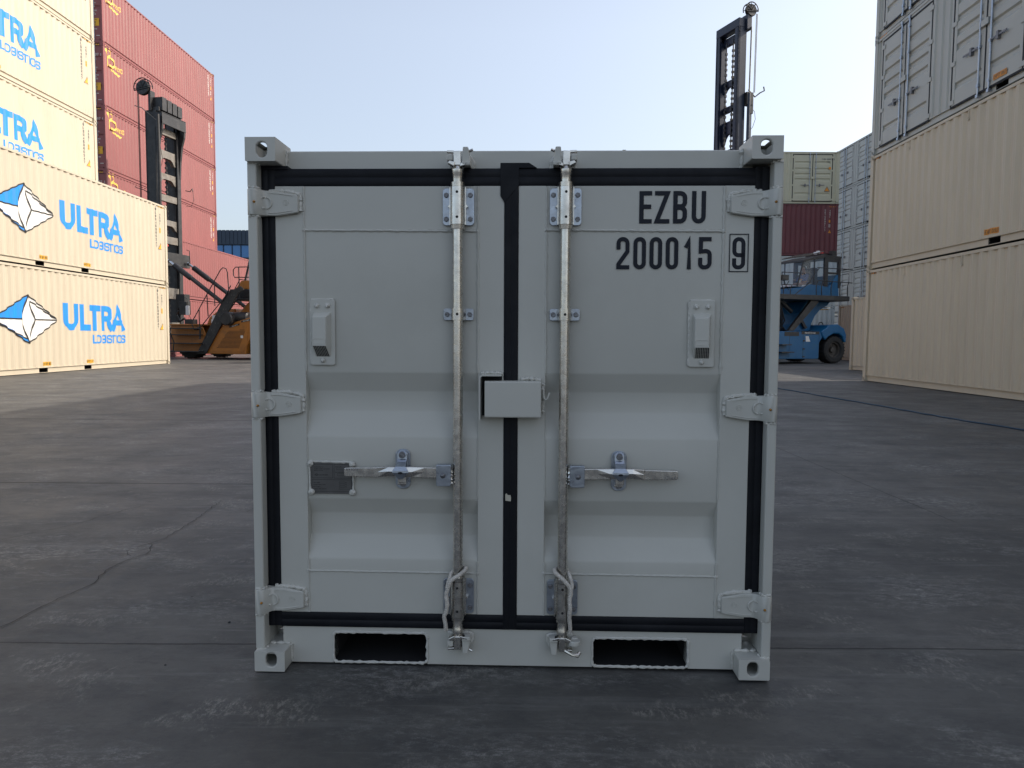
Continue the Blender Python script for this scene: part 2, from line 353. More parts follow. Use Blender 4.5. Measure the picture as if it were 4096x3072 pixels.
def fillet(pts, rad):
    out = []
    for i, p in enumerate(pts):
        P = Vector(p[:2])
        if len(p) > 2 and 0 < i < len(pts)-1:
            A, B = Vector(pts[i-1][:2]), Vector(pts[i+1][:2]); da, db = (A-P), (B-P)
            rr = min(rad, da.length*.5, db.length*.5)
            if rr > 1e-6:
                a, b = P+da.normalized()*rr, P+db.normalized()*rr
                for k in range(6):
                    t = k/5; c = .5522
                    q0, q1, q2, q3 = a, a+(P-a)*c, b+(P-b)*c, b
                    out.append(q0*(1-t)**3+q1*3*t*(1-t)**2+q2*3*t*t*(1-t)+q3*t**3)
                continue
        out.append(P)
    res = [out[0]]
    for q in out[1:]:
        if (q-res[-1]).length > 1e-5: res.append(q)
    return res
def stroke_quads(P, t, ext=True):
    P = [Vector(p) for p in P]; n = len(P)
    closed = (P[0]-P[-1]).length < 1e-5
    if closed: P = P[:-1]; n -= 1
    elif ext:
        P[0] = P[0] + (P[0]-P[1]).normalized()*t/2; P[-1] = P[-1] + (P[-1]-P[-2]).normalized()*t/2
    Lf, Rg = [], []
    for i in range(n):
        a = P[i-1] if (i > 0 or closed) else None; b = P[(i+1) % n] if (i < n-1 or closed) else None
        d1 = (P[i]-a).normalized() if a is not None else (b-P[i]).normalized()
        d2 = (b-P[i]).normalized() if b is not None else d1
        n1 = Vector((-d1.y, d1.x)); n2 = Vector((-d2.y, d2.x)); m = n1+n2
        m = n1 if m.length < 1e-3 else m.normalized(); k = min(1/max(m.dot(n1), .35), 2.2)
        Lf.append(P[i]+m*t/2*k); Rg.append(P[i]-m*t/2*k)
    q = []
    for i in range(n if closed else n-1):
        j = (i+1) % n; q.append([Lf[i], Lf[j], Rg[j], Rg[i]])
    return q
def text_quads(s, x, z, h, w, t, gap, rad=None, adv=None):
    """list of (layer, quad) ; letters cap height h, letter width w (outer), stroke t"""
    out = []; cx = x; rad = w*.42 if rad is None else rad
    for i, ch in enumerate(s):
        if ch == ' ': cx += w*.6+gap; continue
        wf, strokes = GL[ch]; W = max(w*wf, t*1.001)
        for k, st in enumerate(strokes):
            pts = [((cx+t/2+p[0]*(W-t)), (z+t/2+p[1]*(h-t))) + tuple(p[2:]) for p in st]
            for q in stroke_quads(fillet(pts, rad), t): out.append((k, q))
        cx += W+gap
        if adv and i < len(adv): cx = adv[i]
    return out
def clip_x(poly, lo, hi):
    def half(pl, c, sg):
        o = []
        for i in range(len(pl)):
            a, b = pl[i-1], pl[i]; da, db = sg*(a[0]-c), sg*(b[0]-c)
            if (da >= 0) != (db >= 0): tt = da/(da-db); o.append((a[0]+(b[0]-a[0])*tt, a[1]+(b[1]-a[1])*tt))
            if db >= 0: o.append(tuple(b))
        return o
    p = half([tuple(q) for q in poly], lo, 1)
    return half(p, hi, -1) if len(p) > 2 else []
PITCH_C = .278
def corr(x, depth=.036):
    u = x % PITCH_C
    if u < .072: return 0.0
    if u < .140: return depth*(u-.072)/.068
    if u < .210: return depth
    return depth*(1-(u-.210)/.068)
def breaks(x0, x1):
    k = math.floor(x0/PITCH_C)-1; o = [x0]
    while k*PITCH_C < x1+1:
        for d in (0, .072, .140, .210):
            q = k*PITCH_C+d
            if x0 + 1e-6 < q < x1 - 1e-6: o.append(q)
        k += 1
    return sorted(o)+[x1]
def decal(mb, polys, yf, lift, corrug=True):
    for item in polys:
        lay, poly = item if isinstance(item[0], int) else (0, item)
        xs = [p[0] for p in poly]; a, b = min(xs), max(xs)
        if not corrug:
            mb.face([(p[0], yf - lift - lay*.0012, p[1]) for p in poly]); continue
        bb = breaks(a, b)
        for i in range(len(bb)-1):
            c = clip_x(poly, bb[i], bb[i+1])
            if len(c) > 2:
                ok = [c[0]]
                for q in c[1:]:
                    if abs(q[0]-ok[-1][0])+abs(q[1]-ok[-1][1]) > 1e-6: ok.append(q)
                if len(ok) > 2: mb.face([(min(max(p[0], bb[i]), bb[i+1]), yf + corr_lin(p[0], bb[i], bb[i+1]) - lift - lay*.0025, p[1]) for p in ok])
    return mb
def corr_lin(x, a, b):
    e = 1e-7; ya, yb = corr(a+e), corr(b-e); return ya+(yb-ya)*(x-a)/max(b-a, 1e-9)
def rect(x0, x1, z0, z1): return [(x0, z0), (x1, z0), (x1, z1), (x0, z1)]
def ell(cx, cz, rx, rz, rot=0, n=16):
    return [(cx+rx*math.cos(a)*math.cos(rot)-rz*math.sin(a)*math.sin(rot), cz+rx*math.cos(a)*math.sin(rot)+rz*math.sin(a)*math.cos(rot)) for a in [2*PI*k/n for k in range(n)]]

# ------------------------------------------------------------------ generic ISO containers
# local frame: centre of the footprint at the origin, length along X, the displayed side faces -Y
def container(name, label, paint, L=12.192, H=2.896, W=2.438, side='corr', pocket=(5.071, 7.121), group=None, door_paint=None, hooks=()):
    root = thing(name, label, 'shipping container', group=group)
    hx, hy = L/2, W/2; cs = (.178, .162, .118)
    # corner castings, each one a part
    for sx in (-1, 1):
        for sy in (-1, 1):
            for z0 in (0, H-.118):
                m = MB(); xa, xb = sorted((sx*hx, sx*(hx-.178))); ya, yb = sorted((sy*hy, sy*(hy-.162)))
                # box with a real slot in the long-side face
                cx, cz = (xa+xb)/2, z0+.059; yo = sy*hy
                m.box(xa, xb, ya, yb, z0, z0+.118)
                m.f = [q for q in m.f if not all(abs(m.v[i][1]-yo) < 1e-6 for i in q)]
                hole = [(cx+.026*math.cos(a), cz+(.014 if math.sin(a) >= 0 else -.014)+.026*math.sin(a)) for a in [2*PI*k/12+.01 for k in range(12)]]
                sq = []
                for (u, v) in hole:
                    du, dv = u-cx, v-cz; k = min(.089/abs(du) if abs(du) > 1e-6 else 9, .059/abs(dv) if abs(dv) > 1e-6 else 9)
                    sq.append((cx+du*k, cz+dv*k))
                for i in range(12):
                    j = (i+1) % 12; m.face([(sq[i][0], yo, sq[i][1]), (sq[j][0], yo, sq[j][1]), (hole[j][0], yo, hole[j][1]), (hole[i][0], yo, hole[i][1])])
                    m.face([(hole[i][0], yo, hole[i][1]), (hole[j][0], yo, hole[j][1]), (hole[j][0], yo-sy*.12, hole[j][1]), (hole[i][0], yo-sy*.12, hole[i][1])])
                o = obj('corner_casting', m, paint, root)
    # frame: posts, rails
    m = MB(); pz0, pz1 = .118, H-.118
    for sx in (-1, 1):
        for sy in (-1, 1):
            xa, xb = sorted((sx*(hx-.006), sx*(hx-.15))); ya, yb = sorted((sy*(hy-.006), sy*(hy-.10)))
            m.box(xa, xb, ya, yb, pz0, pz1)
    for sy in (-1, 1):
        ya, yb = sorted((sy*(hy-.010), sy*(hy-.07))); m.box(-hx+.178, hx-.178, ya, yb, H-.095, H-.034)       # top rail
        ya, yb = sorted((sy*(hy-.056), sy*(hy-.09)))
        cuts = [-hx+.178] + ([q for s in pocket for q in (hx-s-.18, hx-s+.18)][::1] if pocket else []) + [hx-.178]
        cuts = sorted(cuts)
        for i in range(0, len(cuts)-1, 2): m.box(cuts[i], cuts[i+1], ya, yb, .026, .150)
        ya, yb = sorted((sy*(hy-.020), sy*(hy-.07))); m.box(-hx+.178, hx-.178, ya, yb, .150, .168)           # flange over the web
        ya, yb = sorted((sy*(hy-.046), sy*(hy-.09))); m.box(-hx+.178, hx-.178, ya, yb, .016, .026)
    for sx in (-1, 1):
        xa, xb = sorted((sx*(hx-.012), sx*(hx-.10)))
        m.box(xa, xb, -hy+.162, hy-.162, H-.105, H-.030); m.box(xa, xb, -hy+.162, hy-.162, .015, .150)
    obj('frame', m, paint, root)
    if pocket:
        for s in pocket:
            for sy in (-1, 1):
                m = MB(); c = hx-s; ya, yb = sorted((sy*(hy-.058), sy*(hy-.5)))
                m.box(c-.18, c+.18, ya, yb, .0265, .1495); m.f = [q for q in m.f if not all(abs(m.v[i][1]-sy*(hy-.058)) < 1e-6 for i in q)]
                obj('forklift_pocket', m, M_DARK, root)
    # roof and floor
    m = MB(); x = -hx+.05; bb = breaks(x, hx-.05)
    for i in range(len(bb)-1):
        m.face([(bb[i], -hy+.06, H-.045-corr(bb[i]+1e-7)*.5), (bb[i+1], -hy+.06, H-.045-corr(bb[i+1]-1e-7)*.5),
                (bb[i+1], hy-.06, H-.045-corr(bb[i+1]-1e-7)*.5), (bb[i], hy-.06, H-.045-corr(bb[i]+1e-7)*.5)])
    obj('roof_panel', m, paint, root)
    m = MB(); m.box(-hx+.08, hx-.08, -hy+.08, hy-.08, .14, .165); obj('floor', m, M_DARK, root)
    def corr_side(sy):
        m = MB(); a, b = -hx+.152, hx-.152; bb = breaks(a, b); yo = hy-.016
        for i in range(len(bb)-1):
            y1, y2 = corr(bb[i]+1e-7), corr(bb[i+1]-1e-7)
            m.face([(bb[i], sy*(yo-y1), .168), (bb[i+1], sy*(yo-y2), .168), (bb[i+1], sy*(yo-y2), H-.095), (bb[i], sy*(yo-y1), H-.095)])
        return obj('side_panel', m, paint, root, fix=True)
    if side == 'corr': corr_side(-1)
    else: side_doors(root, paint, L, H, W)
    corr_side(1)
    # plain corrugated end at +X
    m = MB(); n = int((W-.2)/.2)
    yy = -hy+.10; step = (W-.2)/(n*4)
    for i in range(n*4):
        d1 = (0, .04, .04, 0)[i % 4]; d2 = (0, .04, .04, 0)[(i+1) % 4]
        m.face([(hx-.02-d1, yy, .15), (hx-.02-d2, yy+step, .15), (hx-.02-d2, yy+step, H-.105), (hx-.02-d1, yy, H-.105)]); yy += step
    obj('end_panel', m, paint, root)
    # double doors at -X
    for sy in (-1, 1):
        ya, yb = sorted((sy*.012, sy*(hy-.115))); m = MB()
        z = .165; zs = [z]; 
        prof = [(.165, 0), (.9, 0), (.95, .03), (1.0, .03), (1.05, 0), (1.55, 0), (1.6, .03), (1.65, .03), (1.7, 0), (2.2, 0), (2.25, .03), (2.3, .03), (2.35, 0), (H-.125, 0)]
        prof = [p for p in prof if p[0] <= H-.125]
        for i in range(len(prof)-1):
            m.face([(-hx+.03+prof[i][1], ya, prof[i][0]), (-hx+.03+prof[i][1], yb, prof[i][0]), (-hx+.03+prof[i+1][1], yb, prof[i+1][0]), (-hx+.03+prof[i+1][1], ya, prof[i+1][0])])
        d = obj('door', m, door_paint or paint, root)
        for f in (.28, .75):
            y = sy*(hy-.115)*f; q = MB(); q.tube([(-hx-.0, y, .08), (-hx-.0, y, H-.06)], .017, 8); obj('lock_rod', q, M_GALVD, d, smooth=True)
    for s in hooks:
        m = MB(); c = -hx+s; y = -hy+.004
        m.tube([(c, y+.012, H-.075), (c, y-.006, H-.12), (c+.01, y-.006, H-.25), (c-.02, y-.004, H-.27), (c+.005, y-.004, H-.31)], .011, 6)
        m.box(c-.035, c+.03, y-.012, y+.006, H-.29, H-.262)
        obj('lashing_hook', m, paint, root)
    return root

def side_doors(root, paint, L, H, W):
    hx, hy = L/2, W/2; y0 = -hy+.022; zb, zt = .165, H-.20
    pw = 2.16; n = round(L/3.05)
    for k in range(n):
        cx = -hx + L/n*(k+.5)
        g = MB(); t = .044
        for (a, b, c, d) in ((cx-pw/2, cx+pw/2, zt, zt+t), (cx-pw/2, cx+pw/2, zb-t, zb), (cx-pw/2-t, cx-pw/2, zb-t, zt+t), (cx+pw/2, cx+pw/2+t, zb-t, zt+t), (cx-.022, cx+.022, zb, zt)):
            g.box(a, b, y0-.004, y0+.012, c, d)
        obj('door_gasket', g, M_RUB, root)
        for sg in (-1, 1):
            xa, xb = sorted((cx+sg*.022, cx+sg*pw/2)); fr = .09; m = MB()
            yo = y0+.000
            m.box(xa, xa+fr, yo, yo+.05, zb, zt); m.box(xb-fr, xb, yo, yo+.05, zb, zt)
            hh = zt-zb
            ctr = [zb+hh*f for f in (.16, .47, .585, .70, .84)]
            prof = [(zb, .004)]
            for c in ctr: prof += [(c-.10, .004), (c-.045, .040), (c+.02, .040), (c+.055, .004)]
            prof.append((zt, .004))
            for i in range(len(prof)-1):
                m.face([(xa+fr, yo+prof[i][1], prof[i][0]), (xb-fr, yo+prof[i][1], prof[i][0]), (xb-fr, yo+prof[i+1][1], prof[i+1][0]), (xa+fr, yo+prof[i+1][1], prof[i+1][0])])
            d = obj('side_door', m, paint, root)
            rx = cx+sg*.17; q = MB(); yr = y0-.022
            q.tube([(rx, yr, zb-.10), (rx, yr, zt+.10)], .019, 8)
            for zz in (zb-.08, zb+.12, zb+hh*.34, zb+hh*.72, zt-.12, zt+.08): q.box(rx-.035, rx+.035, yr-.020, y0+.004, zz-.03, zz+.03)
            obj('lock_rod', q, M_GALVD, d, smooth=True)
            q = MB(); zh = zb+hh*.34
            q.box(*sorted((rx+sg*.02, rx+sg*.50)), yr-.028, yr-.010, zh-.016, zh+.016); q.box(rx+sg*.24-.03, rx+sg*.24+.03, yr-.035, y0+.004, zh-.075, zh+.075)
            obj('door_handle', q, M_BOLT, d)
            hxp = cx+sg*(pw/2+.02)
            for f in (.03, .34, .66, .95):
                q = MB(); a, b = sorted((hxp-sg*.10, hxp+sg*.06)); q.box(a, b, y0-.014, y0-.0045, zb+hh*f-.045, zb+hh*f+.045)
                obj('hinge', q, paint, d)
        q = MB(); q.box(cx-.11, cx+.11, y0-.05, y0-.005, zb+hh*.50-.06, zb+hh*.50+.06); obj('lock_box', q, paint, root)
    # wall between and round the doors
    m = MB(); xs = [-hx+.15]
    for k in range(n):
        cx = -hx + L/n*(k+.5); xs += [cx-pw/2-.044, cx+pw/2+.044]
    xs.append(hx-.15)
    for i in range(0, len(xs), 2):
        a, b = xs[i], xs[i+1]; w = b-a
        if w > .5:
            st = [(0, 0), (.12, 0), (.16, .03), (.32, .03), (.36, 0), (.46, 0), (.50, .03), (.64, .03), (.68, 0), (.80, 0), (.84, .03), (.88, .03), (.92, 0), (1, 0)]
        else: st = [(0, 0), (.2, 0), (.3, .04), (.7, .04), (.8, 0), (1, 0)]
        for j in range(len(st)-1):
            m.face([(a+w*st[j][0], y0+st[j][1], .168), (a+w*st[j+1][0], y0+st[j+1][1], .168), (a+w*st[j+1][0], y0+st[j+1][1], H-.095), (a+w*st[j][0], y0+st[j][1], H-.095)])
    for k in range(n):
        cx = -hx + L/n*(k+.5); m.box(cx-pw/2-.044, cx+pw/2+.044, y0+.002, y0+.03, zt+.032, H-.095); 
        m.face([(cx-pw/2-.044, y0+.01, .12), (cx+pw/2+.044, y0+.01, .12), (cx+pw/2+.044, y0+.01, zb-.03), (cx-pw/2-.044, y0+.01, zb-.03)])
    obj('side_wall', m, paint, root)

HC = 2.896
def place(root, x_face, y_end, yaw, side, k, H=HC, L=12.192):
    """far end of the displayed face at (x_face, y_end); side=+1 faces +X, -1 faces -X; k = level"""
    W = 2.438; ax = Vector((-math.sin(yaw), math.cos(yaw))); nx = Vector((math.cos(yaw), math.sin(yaw)))
    c = Vector((x_face, y_end)) - ax*(L/2) - nx*side*(W/2)
    root.location = (c.x, c.y, k*H); root.rotation_euler = (0, 0, yaw + (PI/2 if side > 0 else -PI/2))
def place_copy(src, x_face, y_end, yaw, side, k, label, group, H=HC, L=12.192, skip=()):
    o = copy_thing(src, (0, 0, 0), 0, label, group, skip); place(o, x_face, y_end, yaw, side, k, H, L); return o

YF = -1.219 + .016           # outer face of the displayed corrugated panel
def pc(name, polys, m_, root, lift=.004, corrug=True, y=None):     # one flat marking = one part
    mb = MB(); decal(mb, polys, YF if y is None else y, lift, corrug); return obj(name, mb, m_, root, fix=False)
def hazard(mb_y, mb_k, x0, x1, z, h=.05):
    n = 5; w = (x1-x0)/n
    decal(mb_y, [rect(x0, x1, z, z+h)], YF, .004)
    decal(mb_k, [[(x0+w*(i+.15), z), (x0+w*(i+.6), z), (x0+w*(i+1), z+h), (x0+w*(i+.55), z+h)] for i in range(n)], YF, .007)

# ---- cream containers with the blue and white logo
def ultra_marks(root):
    h = 6.096
    blue, white, ink, name_, sub_ = MB(), MB(), MB(), MB(), MB()
    T, Rr, B, Lf = (h-7.71, 2.10), (h-6.50, 1.46), (h-7.71, .82), (h-8.98, 1.46)
    P, Q = (h-7.97, 1.46), (h-7.46, 1.455)
    decal(white, [[T, Lf, B], [T, B, Rr]], YF, .004)
    LL, BB = (h-8.90, 1.36), (h-7.74, .93)
    decal(blue, [[T, Lf, P], [Lf, LL, BB], [Lf, BB, B]], YF, .008)
    lines = []
    for seg in ([T, Rr], [Rr, B], [B, Lf], [Lf, T], [T, P], [P, Lf], [P, B], [T, Q], [Q, B], [Q, Rr], [LL, BB], [(h-7.60, 1.93), (h-6.62, 1.50)]):
        lines += stroke_quads(seg, .034, False)
    decal(ink, lines, YF, .013)
    z0, hh = 1.18, .78
    for ch, x0, x1, t in (('U', -6.20, -5.54, .185), ('L', -5.45, -4.93, .185), ('T', -4.97, -4.40, .18), ('R', -4.36, -3.76, .175), ('A', -3.76, -3.04, .165)):
        wf = GL[ch][0]; decal(name_, text_quads(ch, h+x0, z0, hh, (x1-x0)/wf, t, 0, .26), YF, .0045)
    x = h-4.79
    for ch, wd in zip("LOGISTICS", (.15, .22, .22, .05, .20, .19, .05, .21, .20)):
        wf = GL[ch][0]; decal(sub_, text_quads(ch, x, .79, .265, wd/wf, .050, 0, .1), YF, .0045); x += wd+.035
    obj('company_name', name_, M_BLUE, root, fix=False); obj('company_line', sub_, M_BLUE, root, fix=False); obj('logo_blue', blue, M_BLUE, root, fix=False); obj('logo_white', white, M_LWHT, root, fix=False); obj('logo_outline', ink, M_BLACK, root, fix=False)
    for s, x0, wd in (("EMPTY LIFT ONLY", -7.19, .36), ("EMPTY ONLY", -5.17, .38)):
        st = pc('fork_label', [rect(h+x0, h+x0+wd, .205, .31)], M_YEL, root); n = len(s)
        pc('label_text', text_quads(s, h+x0+.01, .22, .075, wd/n*.78, .007, wd/n*.2), M_TXTK, st, .008)
    yel, dk = MB(), MB(); hazard(yel, dk, h-.58, h-.22, 2.755); st = obj('hazard_sticker', yel, M_YEL, root, fix=False); obj('hazard_stripes', dk, M_TXTK, st, fix=False)
    dk = MB()
    for i, ch in enumerate("ULSU45360247"):
        decal(dk, text_quads(ch, h-.83, 2.60-i*.118, .090, .070, .018, 0), YF, .004)
    decal(dk, [rect(h-.80, h-.787, 2.62, 2.76)], YF, .004); obj('container_number', dk, M_TXTK, root, fix=False)
    dk = MB()
    for i, ch in enumerate("45G1"): decal(dk, text_quads(ch, h-.535, 2.46-i*.11, .085, .062, .016, 0), YF, .004)
    obj('type_code', dk, M_TXTK, root, fix=False)
    st = pc('height_sticker', [rect(h-.55, h-.47, 1.84, 2.03)], M_YEL, root); pc('sticker_text', text_quads("9", h-.54, 1.95, .05, .04, .01, 0)+text_quads("6", h-.54, 1.87, .05, .04, .01, 0), M_TXTK, st, .008)
    st = pc('warning_triangle', [[(h-.62, 1.25), (h-.37, 1.25), (h-.495, 1.49)]], M_YEL, root); pc('triangle_border', stroke_quads([(h-.61, 1.26), (h-.38, 1.26), (h-.495, 1.475), (h-.61, 1.26)], .012), M_TXTK, st, .008)
LX, LY, LA = -12.704, 26.695, -.0038
GL_CREAM = 'cream containers with a blue logo stacked on the left'
cu = container('shipping_container', 'cream container with diamond logo on the ground, lower one of the front left pair', M_SAND, group=GL_CREAM)
ultra_marks(cu); place(cu, LX, LY, LA, 1, 0)
place_copy(cu, LX, LY, LA, 1, 1, 'cream container with diamond logo, upper one of the front left pair', GL_CREAM)
X2, Y2 = -15.10, 26.55
for k, lb in enumerate(('x of the tall cream stack behind the front left pair', 'x in the tall cream stack behind the front left pair',
                        'cream container with its lettering half covered by the roof of the stack in front', 'cream container with blue lettering second from the top of the tall left stack',
                        'cream container at the very top of the tall left stack, no lettering in view')):
    if k < 2: continue
    place_copy(cu, X2, Y2, LA, 1, k, lb, GL_CREAM)
for k in (0, 1): place_copy(cu, X2, Y2, LA, 1, k, 'cream container behind the front left pair, carrying the taller cream stack', GL_CREAM)
for k in (0, 1): place_copy(cu, LX-.047, LY-12.4, LA, 1, k, 'cream container of the left row standing beside the camera, out of the photo', GL_CREAM)

# ---- plain cream containers on the right
RX, RY, RA = 9.244, 18.833, -.0255
cp = container('shipping_container', 'plain cream container standing on the ground at the right edge', M_SAND, pocket=None, hooks=(1.9, 4.15), group='cream containers stacked on the right')
y, d = MB(), MB(); hazard(y, d, -6.096+.17, -6.096+.48, 2.76); obj('warning_sticker', y, M_ORG, cp, fix=False); obj('stencil_marking', d, M_TXTK, cp, fix=False)
place(cp, RX, RY, RA, -1, 0)
cp2 = container('shipping_container', 'plain cream container with EMPTY ONLY sticker, second up in the right stack', M_SAND, hooks=(1.9, 4.15), group='cream containers stacked on the right')
y, d = MB(), MB(); hazard(y, d, -6.096+.17, -6.096+.48, 2.76); obj('hazard_sticker', y, M_ORG, cp2, fix=False); obj('hazard_stripes', d, M_TXTK, cp2, fix=False)
y, d = MB(), MB(); decal(y, [rect(-6.096+4.80, -6.096+5.22, .215, .325)], YF, .004); decal(d, text_quads("EMPTY ONLY", -6.096+4.815, .232, .075, .03, .008, .0095), YF, .008)
obj('fork_label', y, M_ORG, cp2, fix=False); obj('label_text', d, M_TXTK, cp2, fix=False)
place(cp2, RX, RY, RA, -1, 1)
GRC = 'grey containers with side doors'
cg = container('shipping_container', 'light grey container with paired side doors standing on the two cream ones at the right', M_GREY, side='doors', group=GRC)
y, d = MB(), MB()
decal(y, [rect(-6.096+4.86, -6.096+5.25, .225, .33)], -1.219+.018, .006, False); decal(d, text_quads("EMPTY ONLY", -6.096+4.88, .245, .07, .03, .007, .0075), -1.219+.018, .009, False)
obj('warning_sticker', y, M_ORG, cg, fix=False); y = MB()
for i in range(4): decal(y, [[(-6.096+.25+i*.09, H_-.05), (-6.096+.30+i*.09, H_-.05), (-6.096+.33+i*.09, H_-.012), (-6.096+.28+i*.09, H_-.012)] for H_ in (HC,)], -1.209, .002, False)
obj('warning_stripes', y, M_ORG, cg, fix=False); obj('stencil_marking', d, M_TXTK, cg, fix=False)
place(cg, RX, RY, RA, -1, 2)
place_copy(cg, RX, RY, RA, -1, 3, 'light grey side-door container at the top right corner, only its lower edge in view', GRC)
for k, s_ in enumerate((cp, cp2, cg, cg)):
    place_copy(s_, RX-.311, RY-12.23, RA, -1, k, 'container of the right row standing beside the camera, out of the photo', 'containers of the right row beside the camera')
# far grey stack, five high, and its neighbour
for k in range(5):
    place_copy(cg, 23.15, 52.3, 0, -1, k, ('bottom', 'second', 'middle', 'fourth', 'topmost')[k]+' light grey side-door container of the far stack beyond the blue machine', GRC, skip=('warning', 'stencil'))
for k in range(5):
    place_copy(cg, 23.15, 39.9, 0, -1, k, 'grey container hidden behind the near cream and grey stack on the right', GRC, skip=('warning', 'stencil'))

# ---- far stack that faces the camera, seen past the blue machine
fx, fy = (6.12+18.36)/2, 40.8+1.219
c4 = container('shipping_container', 'pale cream side-door container atop the stack behind the blue machine', M_SANDG, side='doors')
c4.location = (fx, fy, 3*HC)
y, d, g = MB(), MB(), MB(); yy = -1.219+.022
decal(d, text_quads("VVBU 600010 2", 6.096-1.02, 2.42, .085, .042, .012, .018)+text_quads("1762", 6.096-.76, 2.28, .075, .04, .011, .016), yy, .004, False)
pc('height_sticker', [rect(6.096-.62, 6.096-.50, 1.90, 2.04)], M_ORG, c4, .004, False, yy-.002)
st = pc('warning_triangle', [[(6.096-.82, .70), (6.096-.56, .70), (6.096-.69, .93)]], M_ORG, c4, .004, False, yy-.002)
pc('triangle_border', stroke_quads([(6.096-.84, .69), (6.096-.54, .69), (6.096-.69, .955), (6.096-.84, .69)], .02), M_TXTK, st, .012, False, yy)
obj('container_number', d, M_TXTK, c4, fix=False)
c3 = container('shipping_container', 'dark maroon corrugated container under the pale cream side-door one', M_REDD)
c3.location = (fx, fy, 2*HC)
w_, y = MB(), MB(); h = 6.096
for i, ch in enumerate("UETU530177"): decal(w_, text_quads(ch, h-.76, 2.50-i*.125, .095, .07, .016, 0), YF, .004)
obj('container_number', w_, M_TXTW, c3, fix=False); w_ = MB()
for i, ch in enumerate("45G1"): decal(w_, text_quads(ch, h-.49, 2.48-i*.12, .09, .065, .015, 0), YF, .004)
obj('type_code', w_, M_TXTW, c3, fix=False)
pc('height_sticker', [rect(h-.52, h-.42, 1.86, 2.00)], M_ORG, c3); pc('warning_triangle', [[(h-.55, 1.28), (h-.36, 1.28), (h-.455, 1.46)]], M_ORG, c3)
pc('hazard_sticker', [rect(h-.50+i*.1, h-.45+i*.1, 2.72, 2.755) for i in range(4)], M_ORG, c3); pc('white_marking', [rect(h-.53, h-.41, 1.60+i*.045, 1.62+i*.045) for i in range(4)], M_TXTW, c3)
cw = container('shipping_container', 'pale bluish white container behind the cab of the blue machine, under the maroon one', M_WHITE, group='white containers behind the blue machine')
cw.location = (fx, fy, HC)
y, d = MB(), MB(); hazard(y, d, 5.25, 5.75, 2.75, .07); obj('warning_sticker', y, M_YEL, cw, fix=False); obj('stencil_marking', d, M_TXTK, cw, fix=False)
copy_thing(cw, (fx, fy, 0), 0, 'pale bluish white container on the ground behind the body of the blue machine', 'white containers behind the blue machine')

# ---- two single containers beside the right stack
ca = container('shipping_container', 'single cream container one high, just beyond the near right stack', M_SAND, L=6.058, H=2.591, pocket=None)
place(ca, 12.15, 25.75, 0, -1, 0, L=6.058)
y, d = MB(), MB(); h = 3.029
for i in range(9): decal(d, text_quads("UETU22041"[i], -h+.72, 2.15-i*.115, .08, .05, .01, 0), YF, .004)
obj('stencil_marking', d, M_TXTK, ca, fix=False)
cb = container('shipping_container', 'single dull tan container one high, beside the rear wheel of the blue machine', M_TAN, L=6.058, pocket=None)
place(cb, 17.45, 38.4, 0, -1, 0, L=6.058)
y, d = MB(), MB(); hazard(y, d, -3.029+.2, -3.029+.6, 2.75); obj('warning_sticker', y, M_ORG, cb, fix=False); obj('stencil_marking', d, M_TXTK, cb, fix=False)

# ---- maroon containers, left background
GRM = 'maroon containers with a gold logo'
cr = container('shipping_container', 'maroon container with gold logo at the very top of the six-high left stack', M_RED, pocket=None, group=GRM, door_paint=M_RED)
go, wt, ye, dk = MB(), MB(), MB(), MB(); h = -6.096
polys = [(0, ell(h+.27, 2.74, .085, .15, .25)), (0, ell(h+.56, 2.80, .10, .085))]
decal(go, polys, YF, .004)
decal(go, stroke_quads([(h+.32, 2.60), (h+.37, 2.50), (h+.40, 2.36), (h+.43, 2.05)], .085), YF, .0065)
decal(go, stroke_quads([(h+.60, 2.70), (h+.62, 2.58), (h+.50, 2.50)], .05), YF, .008)
decal(go, [(k, q) for k, q in enumerate(stroke_quads(fillet([(h+.42, 2.42), (h+.70, 2.48, 1), (h+.92, 2.36, 1), (h+.86, 2.10, 1), (h+.62, 2.03, 1), (h+.50, 2.06)], .12), .095))], YF, .0085)
decal(go, [(0, [(h+.50, 2.02), (h+.66, 1.90), (h+.80, 1.93), (h+.72, 2.0)]), (0, [(h+.66, 1.90), (h+1.30, 1.80), (h+1.42, 1.90), (h+.80, 1.96)])], YF, .006)
decal(go, text_quads("RIZO", h+1.03, 2.06, .17, .115, .030, .020)+text_quads("C", h+1.50, 2.06, .23, .13, .034, 0), YF, .005)
obj('logo_gold', go, M_GOLD, cr, fix=False)
h = 6.096
for i, ch in enumerate("UETU530437"): decal(wt, text_quads(ch, h-.86, 2.52-i*.13, .10, .07, .02, 0), YF, .004)
obj('white_number', wt, M_TXTW, cr, fix=False); wt = MB()
for i, ch in enumerate("45G1"): decal(wt, text_quads(ch, h-.52, 2.45-i*.12, .09, .065, .018, 0), YF, .004)
obj('white_code', wt, M_TXTW, cr, fix=False); pc('white_marking', [rect(h-.56, h-.42, 1.50+i*.06, 1.525+i*.06) for i in range(4)], M_TXTW, cr)
pc('warning_height_sticker', [rect(h-.54, h-.44, 1.82, 2.02)], M_YEL, cr); pc('warning_triangle', [[(h-.57, 1.2), (h-.36, 1.2), (h-.465, 1.42)]], M_YEL, cr)
for a_, b_ in ((h-.55, h-.20), (-h+.2, -h+.62)):
    ye, dk = MB(), MB(); hazard(ye, dk, a_, b_, 2.755, .06); st = obj('warning_hazard_sticker', ye, M_YEL, cr, fix=False); obj('hazard_stripes', dk, M_TXTK, st, fix=False)
